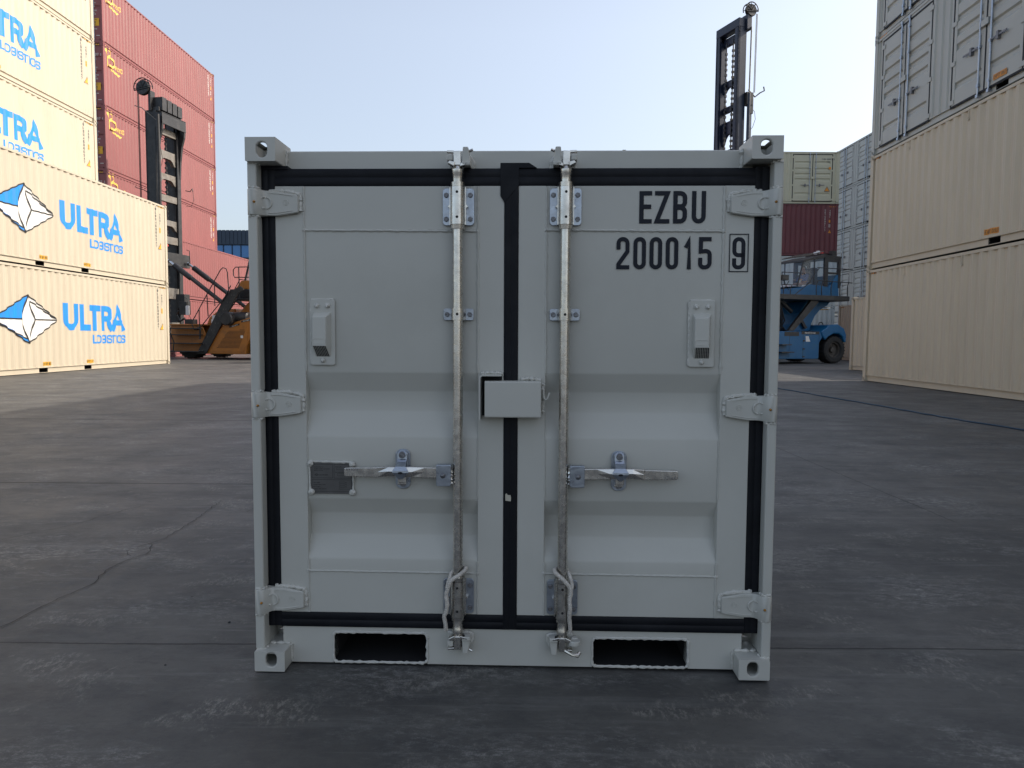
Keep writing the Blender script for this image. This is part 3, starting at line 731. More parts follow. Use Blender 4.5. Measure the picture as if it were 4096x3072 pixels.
# end face lettering (plane X = -6.096+.03, seen from -X; image right = -Y)
def to_end(mb): return mb.xf(lambda x, y, z: (-6.096+.022+(y+1.219), -x, z))
wt, ye, dk = MB(), MB(), MB(); YE = -1.219
decal(wt, text_quads("0437", .66, 2.33, .12, .065, .018, .022)+text_quads("9", 1.08, 2.33, .12, .075, .02, .03)+text_quads("G1", .74, 2.14, .11, .07, .02, .03), YE, .004, False)
for i in range(8): decal(wt, text_quads(("MAX", "32500", "TARE", "3820", "NET", "28680", "76.4", "2700")[i], .62+.012*i, 1.86-i*.085, .058, .046, .013, .014), YE, .004, False)
decal(wt, [rect(.80, .96, .62, .65), rect(.92, 1.08, .33, .36)], YE, .004, False)
decal(ye, [rect(.64, 1.06, .78, 1.12)], YE, .004, False); decal(dk, text_quads("CAUTION", .66, 1.03, .05, .036, .008, .012)+text_quads("9.6", .76, .88, .10, .055, .014, .014)+text_quads("HIGH", .76, .80, .05, .04, .008, .012), YE, .008, False)
to_end(wt); to_end(ye); to_end(dk)
st = MB(); sk = MB()
for i in range(5): st.face([(-6.096+.008, -(.60+i*.09+a), b) for a, b in ((0, 2.80), (.05, 2.80), (.08, 2.86), (.03, 2.86))])
obj('door_hazard_stripes', st, M_YEL, cr, fix=False)
obj('door_lettering', wt, M_TXTW, cr, fix=False); obj('door_warning_sign', ye, M_YEL, cr, fix=False); obj('door_stencil', dk, M_TXTK, cr, fix=False)
QX, QY, QA = -18.805, 46.18, -.0108
place(cr, QX, QY, QA, 1, 5)
for k, lb in zip((4, 3, 2, 1, 0), ('maroon container with gold logo second from the top of the six-high left stack', 'maroon container with gold logo third from the top, behind the ochre machine hose reel',
        'maroon container fourth from the top, only the tip of its gold logo showing', 'maroon container second up in the six-high left stack, mostly behind the mast', 'maroon container at the foot of the six-high left stack')):
    place_copy(cr, QX, QY, QA, 1, k, lb, GRM)
place_copy(cr, -16.33, 47.0, 0, 1, 0, 'plain maroon container, lower one of the pair behind the ochre machine steps', 'maroon containers two high behind the ochre machine', skip=('logo', 'white', 'warning', 'stencil', 'door_'))
place_copy(cr, -16.33, 47.0, 0, 1, 1, 'plain maroon container, upper one of the pair behind the ochre machine tilt cylinders', 'maroon containers two high behind the ochre machine', skip=('logo', 'white', 'warning', 'stencil', 'door_'))

# ------------------------------------------------------------------ ground
m = MB(); m.face([(-900, -300, 0), (900, -300, 0), (900, 1400, 0), (-900, 1400, 0)])
tag(obj('ground', m, M_GROUND, fix=False), kind='structure')
# cracks: irregular dark grooves drawn as thin slivers of mesh lying in the surface
cr_m = MB(); rnd = random.Random(3)
def crack(pts, w):
    out = []
    for i in range(len(pts)-1):
        a, b = Vector(pts[i]), Vector(pts[i+1]); n = max(2, int((b-a).length/.035))
        for k in range(n): out.append(a+(b-a)*k/n+Vector((rnd.uniform(-.008, .008), rnd.uniform(-.014, .014))))
    out.append(Vector(pts[-1])); 
    for i in range(len(out)-1):
        d = (out[i+1]-out[i]).normalized(); n = Vector((-d.y, d.x)); ww = w*rnd.uniform(.5, 1.2); w2 = w*rnd.uniform(.5, 1.2)
        cr_m.face([(*(out[i]-n*ww/2), .004), (*(out[i+1]-n*w2/2), .004), (*(out[i+1]+n*w2/2), .004), (*(out[i]+n*ww/2), .004)])
crack([(-1.98, 2.44), (-1.86, 2.56), (-1.85, 2.68), (-1.83, 2.86), (-1.79, 3.02), (-1.84, 3.2), (-1.82, 3.36), (-1.78, 3.45), (-1.84, 3.62)], .0042)
crack([(-1.84, 3.4), (-1.90, 3.5), (-1.86, 3.62), (-1.82, 3.7), (-1.83, 4.1), (-1.88, 4.6)], .0035)
crack([(-2.75, 3.45), (-2.6, 3.75), (-2.45, 3.98), (-2.40, 4.2), (-2.30, 4.45)], .0035); crack([(-1.6, 4.3), (-1.55, 4.6), (-1.5, 5.0)], .003)
tag(obj('ground_crack', cr_m, M_DARK, fix=False), kind='structure')
# hose lying on the ground at the right
hp = [(5.3, 22.0), (5.55, 18.4), (5.82, 15.46), (5.86, 14.4), (5.89, 13.38), (5.98, 12.1), (5.98, 10.95), (6.02, 10.2), (6.05, 9.53), (6.15, 8.56), (6.3, 7.2), (6.4, 5.5), (6.3, 3.0)]
pts = []
for i in range(len(hp)-1):
    for k in range(6):
        t = k/6; pts.append((hp[i][0]*(1-t)+hp[i+1][0]*t+.02*math.sin(i*2.1+k*.9), hp[i][1]*(1-t)+hp[i+1][1]*t, .011))
m = MB(); m.tube(pts, .011, 8); tag(obj('hose', m, M_CABLE, smooth=True), 'dark blue hose running over the ground in front of the right stack', 'hose')
# small stones and bits of rubbish
for i, (x, y_, r, lb) in enumerate(((-1.05, 2.62, .006, 'tiny black stone just behind the nearest slab joint on the left'), (-1.12, 2.27, .004, 'tiny black stone in front of the nearest slab joint on the left'),
                            (2.62, 3.28, .011, 'black pebble on the right, nearest the container corner'), (-10.6, 14.6, .05, 'small pale rubble lump by the left cream container'))):
    m = MB(); m.dome((x, y_, 0), r, r*.8, 7, 3, (0, 0, 1)); rr = random.Random(i); m.xf(lambda a, b, c: (a+rr.uniform(-1, 1)*r*.25, b+rr.uniform(-1, 1)*r*.25, c))
    tag(obj('stone', m, M_BLACK if i < 3 else M_WALLG), lb, 'stone')
m = MB()
for i in range(9):
    m.box(-12.1+.12*i, -11.95+.12*i, 13.62-.02*i, 13.75-.02*i, .001, .012+.006*(i % 3))
tag(obj('straw_litter', m, M_TAN), 'scrap of flattened straw litter by the foot of the left cream container', 'litter')

# ------------------------------------------------------------------ building in the distance
bd = thing('office_building', 'distant office block with dark blue cladding above a band of blue glass', 'building', (-40, 100, 0))
m = MB(); x = -22; 
while x < 26: m.box(x, x+.42, -.06, .0, 13.6, 15.55); x += .55
m.box(-22, 26, 0, 22, 13.58, 15.5); obj('cladding_parapet', m, M_CLAD, bd)
m = MB(); m.box(-22, 26, .25, 22, 11.8, 13.58); obj('glass_band', m, M_FGL, bd)
m = MB(); x = -21.8
while x < 26: m.box(x, x+.09, .12, .25, 11.8, 13.58); x += 1.21
m.box(-22, 26, .10, .26, 11.72, 11.84); m.box(-22, 26, .10, .26, 13.5, 13.579); obj('mullions', m, M_MULL, bd)
m = MB(); m.box(-22, 26, .3, 22, 0, 11.72); obj('wall', m, M_WALLG, bd)

# ------------------------------------------------------------------ the small container in the foreground
# local frame: front left bottom corner at the origin, X to the right, Y inwards, Z up
HW, HH, HD = 1.623, 1.671, 1.95
MX, MY, MA, MT = -.8106, 2.2225, -.03042, -.00279
hero = thing('shipping_container', 'small light grey container with black door seals in the foreground', 'shipping container')
hero.rotation_euler = Matrix.Rotation(MA, 3, 'Z').to_4x4().to_euler() if False else (Matrix.Rotation(MA, 3, 'Z') @ Matrix.Rotation(-MT*-1, 3, 'Y')).to_euler()
hero.location = (MX, MY, .0045)
DP = .060                      # depth of the door skin behind the casting fronts
rnd = random.Random(11)
def hp(name, mb, m, parent=None, bevel=0, smooth=False, **k): return obj(name, mb, m, parent or hero, bevel, smooth, **k)
def bead(pts, r, j=.25, n=7, step=.009):
    out = []
    for i in range(len(pts)-1):
        a, b = Vector(pts[i]), Vector(pts[i+1]); q = max(1, int((b-a).length/step))
        for k in range(q): out.append(a+(b-a)*k/q)
    out.append(Vector(pts[-1])); rs = [r*(1+j*math.sin(i*2.2)+rnd.uniform(-j, j)) for i in range(len(out))]
    out = [p+Vector((rnd.uniform(-1, 1), 0, rnd.uniform(-1, 1)))*r*.18 for p in out]
    return MB().tube(out, rs, n)
# corner castings with real slotted holes in the front and inner side faces
def hero_casting(x0, x1, y0, y1, z0, z1, hole, inner, parent):
    m = MB(); m.box(x0, x1, y0, y1, z0, z1)
    m.f = [q for q in m.f if not all(abs(m.v[i][1]-y0) < 1e-6 for i in q)]
    cx, cz, a, b = hole; n = 24; hl = []
    for k in range(n):
        t = 2*PI*k/n+.01; hl.append((cx+a*math.cos(t), cz+(b-a)*(1 if math.sin(t) > 0 else -1)+a*math.sin(t)))
    fx0, fx1, fz0, fz1 = x0, x1, z0, z1; sq = []
    for (u, v) in hl:
        du, dv = u-cx, v-cz; ks = []
        if abs(du) > 1e-6: ks.append(((fx1-cx) if du > 0 else (fx0-cx))/du)
        if abs(dv) > 1e-6: ks.append(((fz1-cz) if dv > 0 else (fz0-cz))/dv)
        k = min(ks); sq.append((cx+du*k, cz+dv*k))
    cor = [(fx0, fz0), (fx1, fz0), (fx1, fz1), (fx0, fz1)]
    for i in range(n):
        j = (i+1) % n; m.face([(sq[i][0], y0, sq[i][1]), (sq[j][0], y0, sq[j][1]), (hl[j][0], y0, hl[j][1]), (hl[i][0], y0, hl[i][1])])
        m.face([(hl[i][0], y0, hl[i][1]), (hl[j][0], y0, hl[j][1]), (hl[j][0], y0+.012, hl[j][1]), (hl[i][0], y0+.012, hl[i][1])])
        for c in cor:                                   # close the corner triangles of the face
            pass
    for i in range(n):
        j = (i+1) % n
        if abs(sq[i][0]-sq[j][0]) > 1e-6 and abs(sq[i][1]-sq[j][1]) > 1e-6:
            c = min(cor, key=lambda q: (q[0]-(sq[i][0]+sq[j][0])/2)**2+(q[1]-(sq[i][1]+sq[j][1])/2)**2)
            m.face([(sq[i][0], y0, sq[i][1]), (c[0], y0, c[1]), (sq[j][0], y0, sq[j][1])])
    # inner chamber: top opening (upper castings) or side opening lets daylight in
    return m
def casting(x0, x1, z0, z1, hole, top):
    m = hero_casting(x0, x1, 0, .145, z0, z1, hole, None, hero)
    # cut the face that lets the light in
    if top:
        m.f = [q for q in m.f if not (len(q) == 4 and all(abs(m.v[i][2]-z1) < 1e-6 for i in q) and all(m.v[i][1] in (0, .145) for i in q))]
        for a, b, c, d in ((x0, x1, 0, .035), (x0, x1, .115, .145), (x0, x0+.022, .035, .115), (x1-.022, x1, .035, .115)): m.face([(a, c, z1), (b, c, z1), (b, d, z1), (a, d, z1)])
    o = hp('corner_casting', m, M_HERO, bevel=.0035)
    q = MB(); t = .009; q.box(x0+t, x1-t, .0125, .145-t, z0+t, z0+t+.004); q.box(x0+t, x1-t, .128, .136, z0+t, z1-t); q.box(x0+t, x0+t+.004, .0125, .13, z0+t, z1-t); q.box(x1-t-.004, x1-t, .0125, .13, z0+t, z1-t)
    if not top: q.box(x0+t, x1-t, .0125, .13, z1-t-.004, z1-t)
    obj('inner_wall', q, M_HERO, o)
    return o
casting(-.001, .0925, 1.600, 1.672, (.050, 1.6345, .0173, .0235), True)
casting(1.5300, 1.6230, 1.603, 1.671, (1.5735, 1.6375, .0173, .0230), True)
casting(-.001, .0960, .000, .0655, (.052, .038, .0175, .0235), False)
casting(1.5295, 1.6260, .000, .0650, (1.5735, .035, .0175, .0230), False)
for x0, x1 in ((-.001, .094), (1.529, 1.624)):
    for z0 in (0, 1.603):
        m = MB(); m.box(x0, x1, HD-.13, HD, z0, z0+.068); hp('corner_casting', m, M_HERO, bevel=.0035)
# body shell
m = MB(); n = 40
for sx, xo in ((1, .012), (-1, HW-.012)):
    for i in range(n):
        ya, yb = .12+(HD-.2)*i/n, .12+(HD-.2)*(i+1)/n; d = (0, .03, .03, 0)
        a, b = xo+sx*d[i % 4], xo+sx*d[(i+1) % 4]
        m.face([(a, ya, .08), (b, yb, .08), (b, yb, 1.60), (a, ya, 1.60)])
hp('side_wall', m, M_HERO)
m = MB(); m.box(.02, HW-.02, .15, HD-.03, 1.61, 1.635); hp('roof', m, M_HERO)
m = MB(); m.box(.02, HW-.02, HD-.06, HD-.03, .07, 1.60); hp('back_wall', m, M_HERO)
m = MB(); m.box(.02, HW-.02, .13, HD-.06, .11, .13); hp('floor', m, M_DARK)
m = MB(); 
for xa, xb in ((.0, .05), (HW-.05, HW)):
    m.box(xa, xb, .15, HD-.13, 1.605, 1.655); m.box(xa, xb, .15, HD-.13, .008, .075)
hp('side_rail', m, M_HERO, bevel=.003)
# header and sill (front end frame)
m = MB(); m.box(.060, 1.563, .100, .19, 1.548, 1.6545); hp('header', m, M_HERO, bevel=.004)
# top rail slightly sunk edge
m = MB(); sz0, sz1 = .0035, .135
pk = ((.2345, .5428, .0065, .1062), (1.0772, 1.3858, .0060, .1005))
xs = [.0700, pk[0][0], pk[0][1], pk[1][0], pk[1][1], 1.555]
for a, b in ((0, 1), (2, 3), (4, 5)): m.box(xs[a], xs[b], .065, .13, sz0, sz1)
for (a, b, c, d) in pk:
    m.box(a, b, .065, .13, d, sz1)
hp('sill', m, M_HERO, bevel=.0)
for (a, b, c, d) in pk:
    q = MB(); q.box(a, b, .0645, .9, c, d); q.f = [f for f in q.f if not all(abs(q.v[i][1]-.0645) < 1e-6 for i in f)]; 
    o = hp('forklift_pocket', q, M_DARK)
    rr = .014; pts = []
    for (x, z, a0) in ((b-rr, d-rr, 0), (a+rr, d-rr, 90), (a+rr, c+rr, 180), (b-rr, c+rr, 270)):
        for k in range(5): t = R(a0+k*22.5); pts.append((x+rr*math.cos(t), .0655, z+rr*math.sin(t)))
    pts.append(pts[0]); obj('pocket_rim', bead(pts, .0045, .22), M_HEROW, o, smooth=True)
    q = MB()                                             # rounded corners of the opening
    for (x, z, sx, sz) in ((b, d, -1, -1), (a, d, 1, -1), (a, c, 1, 1), (b, c, -1, 1)):
        arc = [(x+sx*rr*(1-math.cos(R(t))), z+sz*rr*(1-math.sin(R(t)))) for t in range(0, 91, 18)]
        q.prism([(x, z)]+arc, .0652, .067)
    obj('pocket_corner', q, M_HERO, o)
# corner posts: square tube with the door hinges let into it
LHZ = (1.481, .8516, .2199); RHZ = (1.479, .8503, .2222)
for side_, hz in ((0, LHZ), (1, RHZ)):
    X = (lambda x: x) if side_ == 0 else (lambda x: HW+.006-x)
    m = MB(); top = 1.6005; segs = []
    for h in hz: segs.append((h+.0425, top)); top = h-.0425
    segs.append((top, .066)); bl = MB(); gp = MB()
    for za, zb in segs: m.box(*sorted((X(-.003), X(.0265))), .016, .062, za, zb)
    m2 = MB(); m2.box(*sorted((X(.0), X(.0245))), .0625, .16, .066, 1.60)
    po = hp('corner_post', m, M_HERO, bevel=.005)
    obj('post_web', m2, M_HERO, po)
    for i, (za, zb) in enumerate(segs):
        for z in (za, zb):
            w_ = bead([(X(.000), .0185, z+(.002 if z == za else -.003)), (X(.013), .0165, z), (X(.026), .0205, z+(.001 if z == za else -.002)), (X(.028), .035, z)], .0042, .35, 7, .004)
            obj('weld_blob', w_, M_HEROW, po, smooth=True)
# weld beads at the castings
for x0, x1 in ((.0935, .098), (1.5265, 1.524)):
    hp('weld_bead', bead([(x0+.0*1, .094, 1.655), (x0, .097, 1.600), (x1, .10, 1.590)], .0055, .35), M_HEROW, smooth=True)
for x0 in (.0975, 1.5275): hp('weld_bead', bead([(x0, .062, .064), (x0, .064, .03), (x0, .064, .006)], .0045, .4), M_HEROW, smooth=True)
for a, b in ((.03, .093), (1.532, 1.600)): hp('weld_bead', bead([(a, .062, .068), (b, .063, .068)], .0045, .4), M_HEROW, smooth=True)
# door seals (black rubber)
def seal(name, poly_x0, poly_x1, z0, z1, y=.058, th=.030, rib=True, vert=True):
    m = MB(); prof = [(0, .002), (.06, 0), (.44, .0002), (.47, .0012), (.52, .0012), (.56, .0002), (.94, 0), (1, .002)]
    for i in range(len(prof)-1):
        if vert: m.face([(poly_x0+(poly_x1-poly_x0)*prof[i][0], y+prof[i][1], z0), (poly_x0+(poly_x1-poly_x0)*prof[i+1][0], y+prof[i+1][1], z0), (poly_x0+(poly_x1-poly_x0)*prof[i+1][0], y+prof[i+1][1], z1), (poly_x0+(poly_x1-poly_x0)*prof[i][0], y+prof[i][1], z1)])
        else: m.face([(poly_x0, y+prof[i][1], z0+(z1-z0)*prof[i][0]), (poly_x1, y+prof[i][1], z0+(z1-z0)*prof[i][0]), (poly_x1, y+prof[i+1][1], z0+(z1-z0)*prof[i+1][0]), (poly_x0, y+prof[i+1][1], z0+(z1-z0)*prof[i+1][0])])
    m.box(poly_x0, poly_x1, y+.0055, y+th, z0, z1)
    return hp(name, m, M_RUB, smooth=True)
seal('door_seal', .0225, .0675, .126, 1.596, y=.060)
seal('door_seal', 1.5600, 1.6035, .126, 1.594, y=.060)
seal('door_seal', .0675, 1.5600, 1.5365, 1.5905, y=.0605, th=.04, vert=False)
seal('door_seal', .0675, 1.5600, .1245, .1725, y=.0585, vert=False)
seal('door_seal', .7885, .8325, .128, 1.5365, y=.0565)
m = MB(); m.prism([(.7755, 1.6060), (.865, 1.6060), (.889, 1.5905), (.833, 1.5900), (.833, 1.5365), (.789, 1.484), (.7760, 1.506)], .0555, .101); hp('seal_patch', m, M_RUB, bevel=.001)
m = MB(); m.box(.022, .110, .0575, .101, 1.5885, 1.5985); hp('seal_patch', m, M_RUB)
m = MB(); m.prism([(.795, .548), (.8125, .546), (.8135, .556), (.812, .566), (.8025, .566), (.799, .5715), (.795, .569)], .0545, .0560); hp('paint_patch', m, M_PATCH)

# doors
def door(x0, x1, s0, s1, sg):
    """leaf x0..x1; panel between the frame tubes s0..s1; returns the leaf object"""
    zb, zt = .1725, 1.5365; y = DP; m = MB()
    m.box(x0, s0, y, y+.04, zb, zt); m.box(s1, x1, y, y+.04, zb, zt)           # stiles
    m.box(s0, s1, y+.0012, y+.04, 1.4005, zt); m.box(s0, s1, y+.0012, y+.04, zb, .3100) # rails
    leaf = hp('door', m, M_HERO, bevel=.002)
    prof = [(1.4005, .0022), (.958, .0022), (.950, .0040), (.897, .0345), (.889, .0362), (.832, .0362), (.824, .0345), (.752, .0042), (.744, .0022),
            (.552, .0022), (.544, .0042), (.498, .0345), (.490, .0362), (.4275, .0362), (.4195, .0345), (.356, .0042), (.347, .0022), (.3100, .0022)]
    q = MB()
    for i in range(len(prof)-1):
        q.face([(s0+.0005, y+prof[i][1], prof[i][0]), (s1-.0005, y+prof[i][1], prof[i][0]), (s1-.0005, y+prof[i+1][1], prof[i+1][0]), (s0+.0005, y+prof[i+1][1], prof[i+1][0])])
    me = obj('pressed_panel', q, M_HERO, leaf, fix=True)
    for p in me.data.polygons: p.use_smooth = True
    me.data.set_sharp_from_angle(angle=R(75))
    for (p0, p1, rr) in (((s0, 1.4005), (s1, 1.3975), .0034), ((s0, .3110), (s1, .3085), .0034), ((s0, 1.535), (s0, .955), .0038), ((s1, 1.535), (s1, .955), .0042),
                         ((s0, .745), (s0, .553), .0026), ((s1, .745), (s1, .553), .0026), ((s0, .348), (s0, .1745), .0036), ((s1, .348), (s1, .1745), .0040)):
        obj('weld_seam', bead([(p0[0], y+.0006, p0[1]), (p1[0], y+.0006, p1[1])], rr, .22, 6, .010), M_HERO, leaf, smooth=True)
    for x in (s0, s1):
        for a, b in (((.952, .003), (.893, .035)), ((.828, .035), (.748, .003)), ((.548, .003), (.494, .035)), ((.424, .035), (.352, .003))):
            obj('weld_seam', bead([(x, y+a[1], a[0]), (x, y+b[1], b[0])], .0022, .2, 6, .012), M_HERO, leaf, smooth=True)
    for x, z in ((s0, 1.4005), (s1, 1.3975), (s0, .311), (s1, .3085)):
        q = MB(); q.dome((x, y+.001, z), .0068, .0055, 9, 3); q.xf(lambda a, b, c: (a+rnd.uniform(-.0012, .0012), b, c+rnd.uniform(-.002, .002))); obj('weld_knot', q, M_HEROW, leaf, smooth=True)
    return leaf
DL = door(.0675, .7885, .1585, .7065, 1)
DR = door(.8325, 1.5600, .9195, 1.4670, -1)

# hinges
def hinge(xf, zc, slant):
    m = MB(); st = [(-.004, .034, .0405), (-.0035, .020, .0405), (.003, .012, .0405), (.012, .0085, .0405), (.021, .0105, .0402), (.029, .018, .0398), (.036, .032, .0390), (.043, .040, .0385), (.055, .0425, .0380), (.078, .0430, .0378), (.110, .0435, .0325), (.138, .0440, .0275), (.144, .0445, .0255), (.1465, .048, .0235)]
    prev = None; X = xf
    for (x, yv, hh) in st:
        sh = 0 if x < .05 else (x-.05)*slant; a = len(m.v); bv = .0022
        m.v += [(X(x), .0585, zc+sh+hh), (X(x), yv+bv, zc+sh+hh), (X(x), yv, zc+sh+hh-bv), (X(x), yv, zc+sh-hh+bv), (X(x), yv+bv, zc+sh-hh), (X(x), .0585, zc+sh-hh)]
        if prev is not None:
            for k in range(5): m.f.append((prev+k, prev+k+1, a+k+1, a+k))
        prev = a
    m.f.append(tuple(prev+k for k in range(6))); m.f.append(tuple(reversed(range(6))))
    o = hp('hinge', m, M_HERO, smooth=True)
    cx = .0455; q = MB(); rr = .0175                         # raised ring crossed by a plain bar
    for half in ((100, 260), (280, 440)):
        pts = [(X(cx+rr*math.cos(R(t))), (.0405 if rr*math.cos(R(t)) > -.004 else .034), zc+rr*math.sin(R(t))) for t in range(half[0], half[1]+1, 10)]
        q.tube(pts, .0030, 6)
    for sz in (1, -1): q.tube([(X(.052), .0425, zc+sz*.0300), (X(.082), .0430, zc+sz*.0298), (X(.128), .0440, zc+sz*.0225)], .0019, 5)
    for sz in (1, -1): q.tube([(X(.052), .0425, zc+sz*.0300), (X(.052), .0425, zc+sz*.0205)], .0013, 5)
    for r0 in (.0085, .0040):
        q.tube([(X(.1065+r0*math.cos(R(t))), .0435, zc+.002+r0*math.sin(R(t))) for t in range(0, 361, 24)], .0014, 5)
    obj('embossing', q, M_HERO, o, smooth=True)
    q = MB(); q.dome((X(.0205), .0110, zc-.001), .0042, .0065, 10, 4); q.dome((X(.0205), .0105, zc-.001), .0022, .0095, 8, 3); obj('grease_nipple', q, M_BRASS, o, smooth=True)
    pts = [(X(.050), .0575, zc+.0395), (X(.080), .0565, zc+.0405), (X(.110), .0565, zc+.0375), (X(.138), .0575, zc+.0325), (X(.1485), .0575, zc+.024), (X(.1500), .0575, zc), (X(.1485), .0575, zc-.022)]
    obj('weld_bead', bead(pts, .0062, .30, 7, .006), M_HEROW, o, smooth=True)
for z in LHZ: hinge(lambda x: x, z, -.02)
for z in RHZ: hinge(lambda x: HW+.006-x, z, -.02)

# lock rods with brackets, guides, cams and keepers
def bolt(x, z, y, r, parent, hexa=True):
    q = MB(); n = 6 if hexa else 18; a0 = rnd.uniform(0, 1)
    q.prism([(x+r*math.cos(a0+2*PI*k/n), z+r*math.sin(a0+2*PI*k/n)) for k in range(n)], y-.006, y)
    q.prism([(x+r*1.12*math.cos(2*PI*k/20), z+r*1.12*math.sin(2*PI*k/20)) for k in range(20)], y, y+.0015)
    obj('bolt', q, M_BOLT, parent, bevel=.0009)
def rrect(x0, x1, z0, z1, r, n=5):
    o = []
    for (x, z, a0) in ((x1-r, z1-r, 0), (x0+r, z1-r, 90), (x0+r, z0+r, 180), (x1-r, z0+r, 270)):
        for k in range(n+1): t = R(a0+90*k/n); o.append((x+r*math.cos(t), z+r*math.sin(t)))
    return o
YR = .0350
def lock_gear(xc, mir, leaf):
    """xc rod axis; mir=+1: the keeper's wedge lug is on the right"""
    q = MB(); q.tube([(xc, YR, .150), (xc, YR, 1.545)], .0158, 24); rod = hp('lock_rod', q, M_GALV, leaf, smooth=True)
    for tp, z0, z1 in ((1, 1.4140, 1.5275), (-1, .1800, .2935)):
        zm = (z0+z1)/2; half = (z1-z0)/2; pl = MB(); pl.prism(rrect(xc-.0485, xc+.0495, z0, z1, .011), .0525, .0592)
        br = hp('bearing_bracket', pl, M_GALVD, leaf, bevel=.001)
        q = MB(); q.lathe([(z0-.001-zm, .001), (z0-.001-zm, .0232), (z1-.001-zm, .0232), (z1-.001-zm, .001)], (xc, YR, zm), 'z')
        q.box(xc-.0252, xc-.020, YR, .0525, z0, z1); q.box(xc+.020, xc+.0252, YR, .0525, z0, z1)
        q.lathe([(-.0065, .001), (-.0065, .0218), (.0065, .0225), (.0065, .001)], (xc, YR, z1+.0065), 'z'); q.lathe([(-.005, .001), (-.006, .0205), (.006, .0218), (.006, .001)], (xc, YR, z0-.008), 'z')
        for sx in (-1, 1): q.prism([(xc+sx*.0245, zm-.006), (xc+sx*.031, zm-.001), (xc+sx*.0245, zm+.006)], YR+.004, .0528)
        obj('bearing_sleeve', q, M_GALV, br, smooth=True)
        q = MB()
        for zz in (z1-.018, z0+.020): q.lathe([(0, .0001), (0, .0042)], (xc, YR-.02335, zz), 'y', 14)
        obj('pin_hole', q, M_DARK, br)
        for sx in (-1, 1):
            for zz in (z1-.021, z0+.019): bolt(xc+sx*.0375, zz, .0525, .0078, br)
    # middle guide
    q = MB(); z0, z1 = 1.1200, 1.1565
    q.prism(rrect(xc-.0465, xc+.0475, z0, z1, .006), .0535, .0592); g = hp('rod_guide', q, M_GALVD, leaf, bevel=.001)
    q = MB(); pts = [(xc-.0245, .0535)]+[(xc+.0195*math.cos(R(t)), YR+.0195*-math.sin(R(t))) for t in range(180, -1, -15)][::1]+[(xc+.0245, .0535)]
    for i in range(len(pts)-1): q.face([(pts[i][0], pts[i][1], z0), (pts[i+1][0], pts[i+1][1], z0), (pts[i+1][0], pts[i+1][1], z1), (pts[i][0], pts[i][1], z1)])
    obj('guide_strap', q, M_GALV, g, smooth=True); q = MB(); q.lathe([(0, .0001), (0, .0042)], (xc, YR-.0199, (z0+z1)/2), 'y', 14); obj('pin_hole', q, M_DARK, g)
    for sx in (-1, 1): bolt(xc+sx*.0355, (z0+z1)/2, .0535, .0078, g)
    # cam ends and keepers, top (tp=1) and bottom (tp=-1)
    for tp, ze in ((1, 1.6125), (-1, .0935)):
        F = lambda u, v: (xc+mir*u, ze+tp*v)
        face = .0998 if tp == 1 else .0648; dy = .0 if tp == 1 else 0
        def pr(poly, a, b): return MB().prism([F(u, v) for u, v in poly], a, b)
        kp = pr([(-.036, -.026), (-.032, .020), (-.020, .026), (.036, .027), (.050, .004), (.050, -.018), (.036, -.026)], face-.012, face)
        ko = hp('cam_keeper', kp, M_HEROW, bevel=.004)
        q = pr([(.014, -.012), (.017, .034), (.033, .034), (.041, -.012)], .020, .046); obj('keeper_wedge', q, M_HERO, ko, bevel=.003)
        q = pr([(.013, -.024), (.014, -.011), (.041, -.011), (.040, -.024)], .012, .046); q.add(pr([(.016, -.020), (.017, .02), (.036, .02), (.040, -.02)], .046, face-.012)); obj('keeper_lug', q, M_HERO, ko, bevel=.003)
        if mir < 0 and tp < 0:
            q = MB(); q.lathe([(-.008, .001), (-.008, .020), (.008, .020), (.008, .001)], (xc+.040, .030, ze+.006), 'z', 22); q.box(xc+.030, xc+.050, .035, face-.01, ze-.002, ze+.018); obj('keeper_ring', q, M_HERO, ko, bevel=.003)
        else:
            q = pr([(-.033, -.008), (-.033, .010), (-.024, .014), (-.013, .012), (-.013, -.008)], .022, face-.012); obj('keeper_lug', q, M_HERO, ko, bevel=.004)
        q = MB(); q.lathe([(0, .0158), (.012, .0165), (.030, .0168), (.034, .0185), (.046, .0185), (.050, .0150), (.060, .0120)], (xc, YR, 0), 'z', 22)
        q.xf(lambda x, y_, z: (x, y_, (1.534+z) if tp == 1 else (.172-z)))
        cam_ = hp('cam_end', q, M_GALV, leaf, smooth=True)
        q = pr([(-.011, -.022), (-.012, .021), (.010, .022), (.011, -.022)], .020, .052)
        q.add(pr([(-.030, -.016), (-.010, -.026), (-.006, -.012), (-.024, -.008)], .016, .040)); q.add(pr([(.008, -.028), (.030, -.022), (.036, -.014), (.012, -.016)], .012, .034))
        q.add(pr([(-.034, .018), (-.010, .016), (-.010, .024), (-.032, .025)], .026, .046))
        obj('cam', q, M_GALV, cam_, bevel=.002)
        if mir < 0 and tp < 0: q = MB(); q.tube([F(-.010, .018)[:1]+(.022,)+F(-.010, .018)[1:], (xc+.034, .012, ze-.028), (xc+.050, .014, ze-.030), (xc+.056, .022, ze-.024)], [.006, .005, .0075, .006], 8); obj('cam_tail', q, M_GALV, cam_, smooth=True)
        else: q = MB(); q.tube([(F(.028, .020)[0], .034, F(.028, .020)[1]), (F(.047, .027)[0], .030, F(.047, .027)[1])], .0045, 8); obj('cam_tail', q, M_GALV, cam_, smooth=True)
    return rod
RL, RRd = .6455, .9780
rodL = lock_gear(RL, 1, DL); rodR = lock_gear(RRd, -1, DR)

